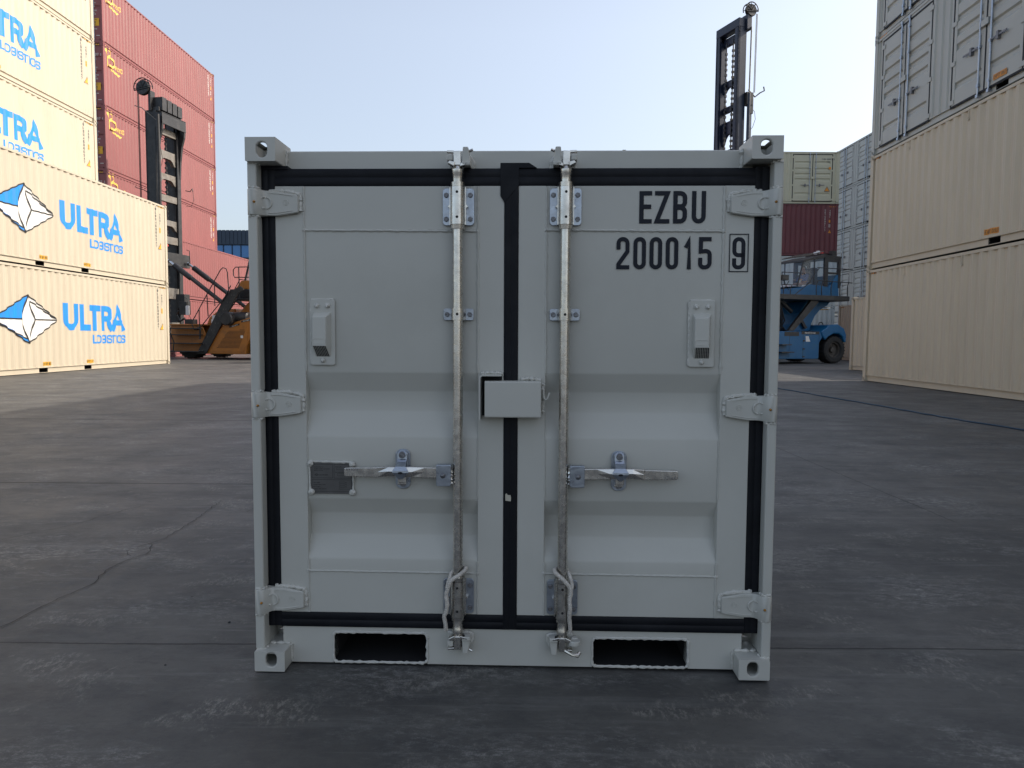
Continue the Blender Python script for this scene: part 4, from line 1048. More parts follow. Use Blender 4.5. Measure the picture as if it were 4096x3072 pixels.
# door handles and their catches
def handle(xh, sg, xtip, xcat, leaf, text):
    q = MB(); a, b = sorted((xh+sg*.020, xh+sg*.066)); q.prism(rrect(a, b, .600, .6680, .006), .014, .0195)
    q.box(a, b, .0195, .040, .6630, .6680); q.box(a+.002, b-.002, .036, .040, .602, .664)
    hub = hp('handle_hub', q, M_GALVD, leaf, bevel=.002)
    q = MB(); c = (a+b)/2+sg*.002; q.dome((c, .0142, .634), .0088, .0045, 16, 4); obj('rivet', q, M_BOLT, hub, smooth=True)
    obj('weld_bead', bead([(xh+sg*.0185, .022, .660), (xh+sg*.0185, .020, .630), (xh+sg*.0185, .022, .606)], .0042, .4, 6, .004), M_GALV, hub, smooth=True)
    xs = [xh+sg*.052, xh+sg*.105, xh+sg*.145, xcat, xcat-(-sg)*.04, xcat+sg*.075, xcat+sg*.078, xtip-sg*.006, xtip]
    zc = [.640, .641, .643, .645, .645, .641, .6405, .640, .640]; hh = [.0165, .0165, .0165, .0150, .0150, .0160, .0155, .0140, .0115]; yc = [.026, .026, .022, .016, .018, .023, .024, .026, .026]
    m = MB(); prev = None
    for x, z, h_, y_ in zip(xs, zc, hh, yc):
        k = len(m.v); rdg = .0045 if abs(x-xcat) < .06 else 0
        m.v += [(x, y_+.010, z+h_), (x, y_, z+h_), (x, y_-rdg, z+.001), (x, y_, z-h_), (x, y_+.010, z-h_)]
        if prev is not None:
            for j in range(5): m.f.append((prev+j, prev+(j+1) % 5, k+(j+1) % 5, k+j))
        prev = k
    m.f.append(tuple(prev+j for j in range(5))); m.f.append((4, 3, 2, 1, 0))
    hd = hp('door_handle', m, M_GALV, leaf, bevel=.0018)
    q = MB(); x0 = min(xtip, xcat+sg*.08)
    for i, (kq) in enumerate(text_quads(text, x0+.006, .6445, .0085, .0062, .0014, .0018)): q.face([(p[0], .0252, p[1]) for p in kq[1]])
    rot = text_quads(text, 0, 0, .0085, .0062, .0014, .0018)
    for kq in rot: q.face([(max(xtip, xcat+sg*.08)-.008-p[0], .0252, .6365-p[1]) for p in kq[1]])
    obj('embossed_number', q, M_BOLT, hd, fix=False)
    # catch: back plate, swivel hasp, lower tongue
    z0, z1 = .5835, .7110
    q = MB(); q.prism(rrect(xcat-.0240, xcat+.0240, z0, z1, .0205, 8), .0545, .0592); ct = hp('handle_catch', q, M_GALVD, leaf, bevel=.001)
    q = MB(); q.prism(rrect(xcat-.0175, xcat+.0175, z0+.045, z1-.002, .016, 7), .046, .0545); obj('catch_block', q, M_GALVD, ct, bevel=.002)
    m = MB(); st = [(.706, .010, .0445), (.700, .0155, .040), (.682, .0155, .038), (.674, .0150, .030), (.662, .0165, .010), (.650, .0245, .004), (.644, .0260, .0035), (.636, .0190, .0060), (.626, .0090, .0085), (.622, .0060, .0095)]; prev = None
    for z, hw, y_ in st:
        k = len(m.v); m.v += [(xcat-hw, y_+.005, z), (xcat-hw, y_, z), (xcat+hw, y_, z), (xcat+hw, y_+.005, z)]
        if prev is not None:
            for j in range(4): m.f.append((prev+j, prev+(j+1) % 4, k+(j+1) % 4, k+j))
        prev = k
    m.f.append(tuple(prev+j for j in range(4))); m.f.append((3, 2, 1, 0)); obj('hasp', m, M_GALVD, ct, bevel=.0015)
    q = MB(); q.prism(ell(xcat, .643, .0075, .0035), .0030, .0042); obj('padlock_hole', q, M_DARK, ct)
    q = MB(); q.box(xcat-.0125, xcat+.0135, .030, .0545, .606, .628); q.box(xcat-.0150, xcat+.0120, .040, .0545, .5985, .606); obj('catch_tongue', q, M_GALV, ct, bevel=.002)
    bolt(xcat, z1-.017, .040, .0100, ct, False); bolt(xcat, z0+.016, .0545, .0095, ct, False)
handle(RL, -1, .2860, .4680, DL, "XY1013"); handle(RRd, 1, 1.3350, 1.1540, DR, "XY1013S")

# ventilators
def vent(x0, x1, z0, z1, sl, leaf):
    q = MB(); q.prism(rrect(x0, x1, z0, z1, .006), .0535, .0592); v = hp('vent_cover', q, M_HERO, leaf, bevel=.0015)
    obj('sealant', bead([(x0+.002, .0575, z1), (x1-.002, .0575, z1)], .0040, .2, 7), M_HEROW, v, smooth=True)
    obj('sealant', bead([(x0, .0575, z1-.004), (x0, .0575, z0+.004)], .0038, .2, 7), M_HEROW, v, smooth=True)
    bx0, bx1 = x0+.010, x1-.012; zt, zg, zl = z1-.040, z0+.061, z0+.0265; f = .026; m = MB()
    P = [(bx0, .0535, zt), (bx1, .0535, zt), (bx0+.002, f+.003, zt-.014), (bx1-.010, f+.003, zt-.014), (bx0+.002, f, zg), (bx1-.010, f, zg), (bx0+.005, .0535, zl), (bx1-.002, .0535, zl), (bx0, .0535, zg), (bx1, .0535, zg)]
    m.v = P; m.f = [(0, 1, 3, 2), (2, 3, 5, 4), (4, 5, 7, 6), (0, 2, 4, 8), (8, 4, 6), (1, 9, 5, 3), (9, 7, 5)]
    h = obj('hood', m, M_HERO, v, bevel=.0028)
    q = MB()
    for i in range(8):
        for j in range(8):
            t = (j+.6)/8.3; a, b = bx0+.0075, bx1-.0125; x = a+(b-a)*(i/7)+t*.005; y_ = f+(.0535-f)*t-.0008; z = zg+(zl-zg)*t
            q.face([(x+.0021*math.cos(2*PI*k/8), y_+.0021*math.sin(2*PI*k/8)*(.0535-f)/(zl-zg)*1.0, z+.0021*math.sin(2*PI*k/8)) for k in range(8)])
    obj('grille_holes', q, M_DARK, v, fix=False)
    cx = (bx0+bx1-.008)/2; q = MB(); pts = [(u, f-.0002, w_) for u, w_ in rrect(cx-.021, cx+.021, zg+.0085, zg+.0225, .0068, 4)]; q.tube(pts+[pts[0]], .0006, 5); obj('embossing', q, M_HEROW, h)
    for x, z in ((x0+.0205, z1-.019), (x1-.0225, z1-.019), ((x0+x1)/2, z0+.0155)):
        q = MB(); q.dome((x, .0535, z), .0085, .008, 12, 4); q.tube([(x, .047, z-.001), (x+.0005, .0405, z-.005)], [.0050, .0008], 8); obj('rivet', q, M_HEROW, v, smooth=True)
vent(.1775, .2545, .9772, 1.1834, 0, DL); vent(1.3655, 1.4445, .9774, 1.1835, 0, DR)

# data plate
q = MB(); q.prism(rrect(.1655, .3085, .5640, .6685, .006), .0560, .0592); dp = hp('data_plate', q, M_PLATE, DL)
q = MB()
def addtext(s, x, z, h_, w_, t, g): 
    for l, p in text_quads(s, x, z, h_, w_, t, g): q.face([(a, .0556-l*.0001, b) for a, b in p])
for (a, b, c, d) in ((.1745, .2415, .6150, .6590), (.2460, .3015, .6145, .6590), (.1745, .3015, .5715, .6095)):
    for sq in stroke_quads([(a, c), (b, c), (b, d), (a, d), (a, c)], .0010, False): q.face([(u, .0557, v) for u, v in sq])
for (a, b, c, d) in ((.2535, .295, .6425, .6475), (.2565, .2960, .6225, .6300), (.2620, .2810, .5985, .6025), (.2620, .2810, .5920, .5960), (.2620, .2810, .5855, .5895), (.2620, .2970, .5780, .5830)):
    for sq in stroke_quads([(a, c), (b, c), (b, d), (a, d), (a, c)], .0006, False): q.face([(u, .0557, v) for u, v in sq])
for s, x, z in (("MANUFACTURED BY", .1810, .6490), ("JIANGSU DAYFORT NEW ENERGY", .1810, .6430), ("INDUSTRY CO.LTD", .1810, .6380), ("OWNER S NO", .2495, .6500), ("CSC INSPECTION", .2495, .6320),
                ("TARE WEIGHT", .1785, .5985), ("MAXIMUM GROSS WEIGHT", .1785, .5920), ("MAX PAYLOAD", .1785, .5855), ("INTERNAL CUBIC CAPACITY", .1785, .5785), ("KG", .2825, .5985), ("KG", .2825, .5920), ("KG", .2825, .5855)):
    addtext(s, x, z, .0026, .0015, .0005, .0006)
addtext("DAYFORT", .1990, .6230, .0036, .0032, .0008, .0009)
for poly in ([(.1820, .6250), (.1860, .6270), (.1860, .6230)], [(.1970, .6250), (.1930, .6270), (.1930, .6230)]): q.face([(u, .0556, v) for u, v in poly])
for sq in stroke_quads(fillet([(.1878, .6290), (.1878, .6215, 1), (.1912, .6215, 1), (.1912, .6290)], .0017), .0013): q.face([(u, .0556, v) for u, v in sq])
obj('plate_lettering', q, M_BLACK, dp, fix=False)
obj('sealant', bead([(.166, .0570, .6685), (.305, .0570, .6660)], .0042, .15, 7), M_HEROW, dp, smooth=True)
obj('sealant', bead([(.1660, .0570, .666), (.1675, .0570, .566)], .0036, .15, 7), M_HEROW, dp, smooth=True)
obj('sealant', bead([(.3070, .0570, .640), (.3080, .0570, .566)], .0032, .2, 7), M_HEROW, dp, smooth=True)
for x, z in ((.1690, .6610), (.3045, .6600), (.1715, .5690), (.3050, .5690)):
    q = MB(); q.dome((x, .0560, z), .0108, .0085, 12, 4); q.xf(lambda a, b, c: (a+rnd.uniform(-.0012, .0012), b, c+rnd.uniform(-.0012, .0012))); obj('rivet', q, M_HEROW, dp, smooth=True)

# lock box
q = MB(); q.box(.7320, .9065, .001, .055, .8195, .9320); q.f = [f for f in q.f if not all(abs(q.v[i][0]-.7320) < 1e-6 for i in f)]
lb = hp('lock_box', q, M_HERO, DR, bevel=.004)
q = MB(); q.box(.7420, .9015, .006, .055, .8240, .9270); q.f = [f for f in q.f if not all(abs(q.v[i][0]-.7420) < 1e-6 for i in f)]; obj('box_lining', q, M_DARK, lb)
obj('weld_bead', bead([(.845, .050, .9350), (.8600, .052, .9385), (.905, .052, .9345)], .0050, .3, 7, .005), M_HEROW, lb, smooth=True)
q = MB(); q.tube([(.9135, .030, .905), (.9140, .030, .885), (.9165, .030, .8765), (.9215, .030, .8735), (.9265, .030, .8770), (.9325, .030, .8955)], .0036, 8); obj('padlock_hook', q, M_HERO, lb, smooth=True)
obj('weld_bead', bead([(.9110, .045, .925), (.9120, .040, .905), (.9120, .050, .83)], .0040, .4, 7, .005), M_HEROW, lb, smooth=True)
q = MB(); pth = fillet([(.7155, .8105), (.7155, .9495, 1), (.7835, .9495)], .010)
for sqd in stroke_quads(pth, .005, False): q.prism(sqd, .012, .0585)
hp('box_shield', q, M_HERO, DL, smooth=False)
obj('weld_bead', bead([(.718, .050, .9545), (.75, .051, .9560), (.786, .053, .9540)], .0045, .35, 7, .005), M_HEROW, DL, smooth=True)
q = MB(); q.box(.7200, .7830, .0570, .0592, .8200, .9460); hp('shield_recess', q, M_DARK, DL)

# owner's code and number
q = MB(); yt = DP-.0006
def word(chars, z, h_, t):
    for ch, x0, x1 in chars:
        wf = GL[ch][0]; W_ = (x1-x0)/wf
        for l, p in text_quads(ch, x0, z, h_, W_, t, 0, (x1-x0)*.40): q.face([(a, yt-l*.00025, b) for a, b in p])
word((('E', 1.2060, 1.2450), ('Z', 1.2535, 1.2993), ('B', 1.3101, 1.3526), ('U', 1.3674, 1.4105)), 1.4210, .0990, .0135)
word((('2', 1.1374, 1.1777), ('0', 1.1898, 1.2288), ('0', 1.2398, 1.2786), ('0', 1.2898, 1.3284), ('1', 1.3474, 1.3700), ('5', 1.3903, 1.4316), ('9', 1.4944, 1.5344)), 1.2805, .0992, .0125)
for p in stroke_quads([(1.4855, 1.2738), (1.5424, 1.2738), (1.5424, 1.3880), (1.4855, 1.3880), (1.4855, 1.2738)], .0028, False): q.face([(a, yt-.0026, b) for a, b in p])
hp('identification_number', q, M_INK, DR, fix=False)

# ropes tied round the lower ends of the lock rods
def rope(path, loop, label):
    t = thing('rope', label, 'rope'); t.matrix_world = HM.copy()
    def strands(P, rr=.0040, off=.0030, pitch=.021):
        P = [Vector(p) for p in P]; out = []                     # Catmull-Rom resample
        for i in range(len(P)-1):
            a, b, c, d = P[max(i-1, 0)], P[i], P[i+1], P[min(i+2, len(P)-1)]; n = max(3, int((c-b).length/.0022))
            for k in range(n):
                u = k/n; out.append(.5*((2*b)+(c-a)*u+(2*a-5*b+4*c-d)*u*u+(3*b-a-3*c+d)*u**3))
        out.append(P[-1]); m = MB(); s = 0; L = [0]
        for i in range(1, len(out)): s += (out[i]-out[i-1]).length; L.append(s)
        for j in range(3):
            q = []
            for i, p in enumerate(out):
                d = (out[min(i+1, len(out)-1)]-out[max(i-1, 0)]).normalized(); x = d.cross(Vector((0, 1, 0)))
                x = x.normalized() if x.length > 1e-4 else Vector((1, 0, 0)); y_ = d.cross(x); an = 2*PI*(L[i]/pitch+j/3)
                q.append(p+(x*math.cos(an)+y_*math.sin(an))*off)
            m.tube(q, rr, 7)
        return m
    obj('hanging_end', strands(path), M_ROPE, t, smooth=True); obj('loop', strands(loop, .0034, .0026, .017), M_ROPE, t, smooth=True)
HM = hero.rotation_euler.to_matrix().to_4x4(); HM.translation = hero.location
ry = .003
rope([(.672, .036, .333), (.668, .016, .330), (.650, .006, .3185), (.627, ry, .303), (.617, ry, .277), (.612, ry, .256), (.615, ry, .224), (.610, .006, .198), (.6045, .010, .185), (.6085, .016, .154), (.608, .020, .136)],
     [(.672, .036, .333), (.660, .058, .330), (.640, .060, .325), (.627, .036, .320), (.622, .014, .308), (.617, .008, .294), (.6145, .006, .278)], 'white rope tied round the foot of the left lock rod')
rope([(.9535, .036, .332), (.956, .016, .328), (.975, .006, .3145), (.990, ry, .299), (1.0005, ry, .285), (1.0035, ry, .266), (1.0000, ry, .250), (1.0015, ry, .215), (.9995, .008, .198), (1.0010, .014, .172), (1.0030, .020, .152), (1.0035, .024, .136)],
     [(.9535, .036, .332), (.965, .058, .334), (.985, .060, .332), (.996, .036, .326), (1.003, .014, .313), (1.007, .008, .296), (1.006, .006, .280)], 'white rope tied round the foot of the right lock rod')

# ------------------------------------------------------------------ mast trucks (empty container handlers)
# local frame: contact point of the near rear/front wheel at the origin, X to the rear, Y away from the camera, Z up
def prof_y(poly, ya, yb): return MB().prism(poly, ya, yb)
def wheel(parent, x, y, r, wd, name='wheel', out=-1):
    q = MB(); n = 40; hw = wd/2
    q.lathe([(-hw*.75, r*.55), (-hw, r*.62), (-hw, r*.86), (-hw*.85, r*.955), (-hw*.55, r*.97), (hw*.55, r*.97), (hw*.85, r*.955), (hw, r*.86), (hw, r*.62), (hw*.75, r*.55)], (x, y, r), 'y', n)
    for k in range(26):
        a = 2*PI*k/26; ca, sa = math.cos(a), math.sin(a)
        for s in (-1, 1):
            a2 = a+s*.05; lug = []
            for (rr, yy, da) in ((r*.90, s*hw*1.0, -.045), (r*.90, s*hw*1.0, .045), (r*1.0, s*hw*.9, .04), (r*1.0, s*hw*.9, -.04), (r*1.0, s*hw*.1, -.04+.09*s), (r*1.0, s*hw*.1, .04+.09*s)):
                t = a2+da; lug.append((x+rr*math.cos(t), y+yy, r+rr*math.sin(t)))
            q.face([lug[0], lug[1], lug[2], lug[3]]); q.face([lug[3], lug[2], lug[5], lug[4]])
    w_ = thing_part(name, parent)
    obj('tyre', q, M_TYRE, w_, fix=False)
    q = MB(); o = out*hw
    q.lathe([(o*.55, r*.56), (o*.70, r*.56), (o*.70, r*.50), (o*.25, r*.46), (o*.20, r*.24), (o*.55, r*.20), (o*.60, .001)], (x, y, r), 'y', 28)
    for k in range(10): a = 2*PI*k/10; q.dome((x+r*.33*math.cos(a), y+o*.22, r+r*.33*math.sin(a)), r*.03, .03, 6, 2, (0, out, 0))
    obj('rim', q, M_RIM, w_)
    return w_
def thing_part(name, parent):
    o = bpy.data.objects.new(name, None); C.objects.link(o); o.parent = parent; o.empty_display_size = .1; return o
def mast(parent, x, y0, y1, ztop, zbot, m_up, m_beam, beams, reel_side=-1, wid=.46):
    """two uprights at y0 (near) and y1 (far); rear side faces +X"""
    mt = thing_part('mast', parent)
    for y in (y0, y1):
        s = 1 if y == y0 else -1; q = MB()
        q.box(x-wid/2, x+wid/2, y-.05, y+.05, zbot, ztop); q.box(x-wid/2, x-wid/2+.09, y-.05, y+.19*s if s > 0 else y+.05, zbot, ztop) if s > 0 else q.box(x-wid/2, x-wid/2+.09, y-.19, y+.05, zbot, ztop)
        if s > 0: q.box(x+wid/2-.09, x+wid/2, y+.051, y+.19, zbot, ztop)
        else: q.box(x+wid/2-.09, x+wid/2, y-.19, y-.051, zbot, ztop)
        obj('upright', q, m_up, mt)
        q = MB(); q.box(x-wid*.32, x+wid*.30, y+s*.06 if s > 0 else y-.24, y+.24 if s > 0 else y-.06, zbot+.3, ztop-.25); obj('inner_upright', q, m_up, mt)
    for b in beams:
        z, h_, kind = b; q = MB()
        if kind == 'plain': q.box(x+wid*.10, x+wid*.42, y0+.192, y1-.192, z-h_/2, z+h_/2)
        else:
            g = h_*.9; ya, yb = y0+.192, y1-.192
            q.prism([(ya, z+h_/2), (yb, z+h_/2), (yb, z-h_/2-g), (yb-.10, z-h_/2-g*.8), (yb-.22, z-h_/2-g*.25), (yb-.36, z-h_/2), (ya+.36, z-h_/2), (ya+.22, z-h_/2-g*.25), (ya+.10, z-h_/2-g*.8), (ya, z-h_/2-g)], x+wid*.02, x+wid*.34, 'x')
        obj('cross_beam', q, m_beam, mt, bevel=.01)
    for yy in ((y0+y1)/2-.22, (y0+y1)/2+.22):
        q = MB(); q.tube([(x-.05, yy, zbot+1), (x-.05, yy, ztop-.3)], .028, 6)
        for k in range(int((ztop-zbot-1.5)/.22)): q.box(x-.095, x-.005, yy-.035, yy+.035, zbot+1.1+k*.22, zbot+1.2+k*.22)
        obj('lift_chain', q, M_BLKM, mt)
    return mt
def reel(parent, x, y, z, r, m_):
    rl = thing_part('hose_reel', parent); q = MB()
    q.lathe([(-.09, .001), (-.09, r*.92), (-.05, r), (-.05, r*.86), (.05, r*.86), (.05, r), (.09, r*.92), (.09, .001)], (x, y, z), 'y', 30); obj('drum', q, m_, rl, smooth=True)
    q = MB(); rr = r*1.22
    arc = [(x+rr*math.cos(R(t)), y-.10, z+rr*math.sin(R(t))) for t in range(-5, 200, 12)]
    q.tube(arc, .022, 6); q.tube([(a, y+.10, c) for a, b, c in arc], .022, 6); q.tube([arc[0], arc[-1]], .018, 6)
    for k in (1, 5, 9, 13, 16): q.tube([arc[min(k, len(arc)-1)], (x, y-.11, z)], .012, 5); q.tube([arc[min(k, len(arc)-1)], (arc[min(k, len(arc)-1)][0], y+.10, arc[min(k, len(arc)-1)][2])], .014, 5)
    obj('guard', q, m_, rl)
    return rl
def rail(parent, polys, r=.022, name='handrail', m_=None):
    for p in polys:
        q = MB(); q.tube(p, r, 7); obj(name, q, m_ or M_BLKM, parent, smooth=True)

# ---- ochre machine, left
ot = thing('container_handler', 'ochre container handler with a black mast and tilt cylinders, beside the left cream stack', 'container handler', (-14.5, 32.2, 0), R(-11.5))
Wd = 3.0
mt = mast(ot, -1.92, .42, 1.95, 11.15, .85, M_BLKM, M_BEAM, ((10.35, .30, 'plain'), (9.35, .34, 'arch'), (8.35, .26, 'arch'), (7.35, .30, 'plain'), (6.25, .26, 'arch'), (5.45, .34, 'plain'), (3.0, .5, 'plain'), (1.4, .5, 'plain')), wid=.56)
# flared plates and crosshead near the top, seen from behind
q = MB()
for y in (.36, 1.89): q = MB(); q.prism([(-1.90, 11.05), (-1.40, 11.05), (-1.32, 10.65), (-1.36, 10.3), (-1.48, 9.9), (-1.58, 9.2), (-1.63, 8.4), (-1.90, 8.4)], y-.0, y+.12); obj('flared_plate', q, M_BLKM, mt, bevel=.01)
q = MB(); q.box(-1.40, -1.32, .36, 2.01, 10.55, 11.05); q.box(-1.60, -1.32, .36, 2.01, 11.0, 11.06); obj('crosshead_cover', q, M_BLKM, mt, bevel=.01)
q = MB()
for i in range(4): q.box(-1.86, -1.38, .48+i*.36, .78+i*.36, 11.15, 11.75-.03*i)
q.box(-1.95, -1.5, .40, 1.95, 11.10, 11.30); obj('top_pulley_block', q, M_BLKM, mt, bevel=.02)
q = MB(); q.box(-1.98, -1.84, .30, .60, 11.1, 12.0); q.tube([(-2.2, .45, 12.1), (-1.9, .5, 11.8)], .09, 8); obj('reel_bracket', q, M_BLKM, mt, bevel=.02)
reel(mt, -2.20, .30, 12.12, .33, M_BLKM)
for x_ in (-2.45, -2.50): q = MB(); q.tube([(x_, .30, 12.0), (x_+.01, .30, 9.0), (x_+.02, .30, 6.6)], .016, 6); obj('hose', q, M_BLKM, mt)
q = MB(); q.tube([(-2.62, .25, 11.35), (-2.3, .27, 11.25), (-1.95, .30, 10.98), (-1.55, .32, 10.65)], .020, 6); obj('guide_arm', q, M_BEAM, mt)
q = MB(); q.tube([(-2.70, .25, 7.78), (-2.66, .25, 7.72), (-2.3, .27, 7.62), (-2.1, .3, 7.50)], .018, 6); obj('guide_arm', q, M_BLKM, mt)
q = MB(); q.tube([(-1.5, .25, 5.0), (-1.42, .22, 8.0), (-1.44, .22, 10.9)], .075, 12); obj('lift_cylinder', q, M_BLKM, mt, smooth=True)
for k in range(4): q = MB(); q.tube([(-1.68+.05*k, .335, 2.0), (-1.68+.05*k, .335, 6.5), (-1.66+.05*k, .335, 10.4)], .011, 5); obj('hose', q, M_BLKM, mt)
q = MB(); q.tube([(-1.58, .33, 10.3), (-1.45, .28, 9.9), (-1.30, .30, 8.9), (-1.5, .33, 8.4)], .010, 5); obj('hose', q, M_BLKM, mt)
q = MB(); q.tube([(-1.62, 2.30, 7.95), (-1.40, 2.32, 7.9), (-1.28, 2.34, 8.05), (-1.26, 2.34, 7.9)], .022, 6); q.tube([(-1.26, 2.34, 7.9), (-1.22, 2.34, 7.5), (-1.35, 2.32, 7.2), (-1.6, 2.3, 7.2)], .010, 5); obj('guide_arm', q, M_BLKM, mt)
q = MB(); q.box(-1.62, -1.40, .50, 2.2, 4.25, 4.85); q.tube([(-1.35, 1.9, 5.1), (-1.2, 1.9, 5.05), (-1.18, 1.9, 4.5)], .02, 5); obj('mast_bracket', q, M_BLKM, mt, bevel=.02)
q = MB(); q.dome((-1.40, .6, 5.1), .06, .10, 8, 3, (0, 0, 1)); obj('warning_lamp', q, M_REDL, mt)
# tilt cylinders
for ya, x0, z0, x1, z1 in ((.55, -1.35, 4.48, 1.70, 2.30), (1.95, -1.35, 4.48, 1.62, 2.42)):
    a, b = Vector((x0, ya, z0)), Vector((x1, ya, z1)); P = lambda t: tuple(a+(b-a)*t)
    cy = thing_part('tilt_cylinder', ot)
    q = MB(); q.tube([P(.0), P(.16)], .055, 12); obj('piston_rod', q, M_CHROME, cy, smooth=True)
    q = MB(); q.tube([P(.10), P(.11), P(.38), P(.39), P(1.0)], [.06, .125, .125, .085, .085], 14); q.tube([P(0.02), P(.03)], .09, 10); obj('barrel', q, M_BLKM, cy, smooth=True)
    q = MB(); q.tube([tuple(Vector(P(.30))+Vector((0, 0, .12))), tuple(Vector(P(.6))+Vector((0, 0, .11))), tuple(Vector(P(.95))+Vector((0, 0, .11)))], .016, 6); obj('hose', q, M_BLKM, cy)
# chassis
q = prof_y([(-.85, .42), (-.85, 1.50), (.70, 1.50), (.95, .98), (.90, .34), (-.72, .34)], -.02, .05); q.add(prof_y([(-.85, 1.02), (-.85, 1.50), (.70, 1.50), (.95, .98), (.90, .62), (-.4, .62)], .7, 2.9)); obj('front_chassis', q, M_ORANGE, ot, bevel=.02)
q = prof_y([(-.85, 1.5), (-.85, 1.56), (.78, 1.56), (.78, 1.5)], -.10, 3.0); obj('front_fender', q, M_ORANGE, ot, bevel=.01)
q = prof_y([(.92, .24), (2.88, .24), (2.95, .60), (3.12, .98), (3.35, 1.18), (3.7, 1.20), (4.05, 1.0), (4.25, .55), (4.3, .6), (5.2, .75), (5.3, 1.6), (4.6, 2.15), (3.3, 1.92), (2.2, 1.60), (1.78, 1.52)], -.08, 2.9); body = obj('engine_body', q, M_ORANGE, ot, bevel=.03)
q = prof_y([(1.15, .34), (2.75, .34), (2.98, .70), (3.02, 1.60), (2.0, 1.44)], -.095, -.08); obj('side_panel', q, M_ORANGE, body, bevel=.006)
gp = [(1.42, .46), (2.60, .46), (2.93, 1.36), (2.05, 1.28)]; q = MB()
for i in range(34):
    for j in range(16):
        x_, z_ = 1.38+i*.048+(j % 2)*.024, .47+j*.056; inside = True
        for k in range(4):
            a, b = gp[k], gp[(k+1) % 4]
            if (b[0]-a[0])*(z_-a[1])-(b[1]-a[1])*(x_-a[0]) < .02: inside = False
        if inside: q.face([(x_+.019*math.cos(2*PI*t/6), -.099, z_+.019*math.sin(2*PI*t/6)) for t in range(6)])
obj('grille_holes', q, M_DARK, body, fix=False)
q = MB(); q.prism([(2.12, 1.40), (2.62, 1.52), (2.62, 1.60), (2.12, 1.48)], -.098, -.0955); q.prism([(2.70, 1.63), (3.15, 1.72), (3.15, 1.80), (2.70, 1.71)], -.0985, -.0955); obj('model_strip', q, M_BLKM, body)
q = MB()
for l, p in text_quads("DANFT", 2.25, 1.44, .05, .045, .01, .014): q.face([(a, -.0992, b+(a-2.25)*.24) for a, b in p])
for l, p in text_quads("DCY90", 2.80, 1.665, .05, .045, .01, .014): q.face([(a, -.0992, b+(a-2.8)*.2) for a, b in p])
q.face([(2.66, -.0992, .95), (2.78, -.0992, .95), (2.78, -.0992, 1.07), (2.66, -.0992, 1.07)]); obj('label_lettering', q, M_TXTW, body, fix=False)
q = prof_y([(.1, 1.56), (.25, 1.9), (.75, 2.25), (1.6, 2.3), (1.6, 1.56)], 1.2, 2.7); obj('front_cowl', q, M_ORANGE, ot, bevel=.06)
q = MB(); q.box(.55, 1.15, .9, 1.3, 1.62, 1.80); q.box(.60, .90, .9, 1.3, 1.80, 1.98); obj('white_valve_box', q, M_LAMPW, ot, bevel=.02)
# black stair stringer and steps
q = prof_y([(.52, .24), (.98, .24), (2.62, 2.92), (2.9, 3.05), (2.75, 3.22), (2.05, 2.95)], -.16, -.09); obj('stair_stringer', q, M_BLKM, ot, bevel=.01)
q = MB()
for i in range(9): a = i/8; x_, z_ = .72+a*1.62, .38+a*2.45; q.dome((x_-.05, -.16, z_), .016, .01, 6, 2); q.dome((x_+.08, -.16, z_), .016, .01, 6, 2)
obj('stringer_bolt', q, M_BEAM, ot)
for z_, xa in ((.34, -.75), (.70, -.72), (1.08, -.62), (1.36, -.70)):
    q = MB(); q.box(xa, .82, -.42, -.10, z_-.025, z_+.025); obj('step', q, M_BLKM, ot, bevel=.01)
q = MB(); q.tube([(-.66, -.30, 1.40), (-.70, -.30, 1.2), (-.50, -.30, .75), (-.55, -.30, .34)], .025, 6); q.tube([(.70, -.30, 1.40), (.82, -.30, 1.3), (.80, -.30, .9)], .04, 6); obj('step_bracket', q, M_BLKM, ot)
q = MB(); q.lathe([(-.30, .001), (-.30, .24), (.55, .24), (.60, .18), (.60, .001)], (2.35, .15, 1.86), 'x', 24); obj('air_cleaner', q, M_BLKM, ot, smooth=True)
q = MB(); q.lathe([(-.35, .001), (-.35, .26), (-.30, .30), (.1, .30), (.1, .001)], (2.12, -.02, 1.80), 'y', 26); obj('air_tank', q, M_BLKM, ot, smooth=True)
q = MB(); q.box(1.9, 3.5, .3, 1.2, 2.72, 3.12); q.box(2.3, 3.6, .2, 2.6, 2.6, 2.72); obj('cab_support', q, M_BLKM, ot, bevel=.03)
q = prof_y([(2.05, 1.9), (2.62, 2.5), (2.9, 2.7), (3.6, 2.7), (3.6, 1.9)], .5, 2.4); obj('cab_pedestal', q, M_ORANGE, ot, bevel=.05)
cb_ = thing_part('cab', ot)
q = prof_y([(2.15, 3.12), (2.45, 3.50), (4.2, 3.50), (4.2, 3.12)], .35, 2.4); obj('cab_base', q, M_ORANGE, cb_, bevel=.03)
q = MB(); 
for y_ in (.40, 2.35): q.tube([(2.62, y_, 3.5), (3.02, y_, 5.0), (4.15, y_, 5.05), (4.15, y_, 3.5)], .045, 8)
q.tube([(2.62, .4, 3.5), (2.62, 2.35, 3.5)], .04, 6); q.box(2.95, 4.3, .3, 2.45, 5.0, 5.12); obj('cab_frame', q, M_BLKM, cb_)
q = MB(); q.face([(2.62, .42, 3.5), (2.62, 2.33, 3.5), (3.02, 2.33, 5.0), (3.02, .42, 5.0)]); q.face([(2.62, .41, 3.5), (3.02, .41, 5.0), (4.15, .41, 5.0), (4.15, .41, 3.5)]); obj('cab_window', q, M_CABGL, cb_, fix=False)
def ar(pts): return [(x, y, z) for x, y, z in pts]
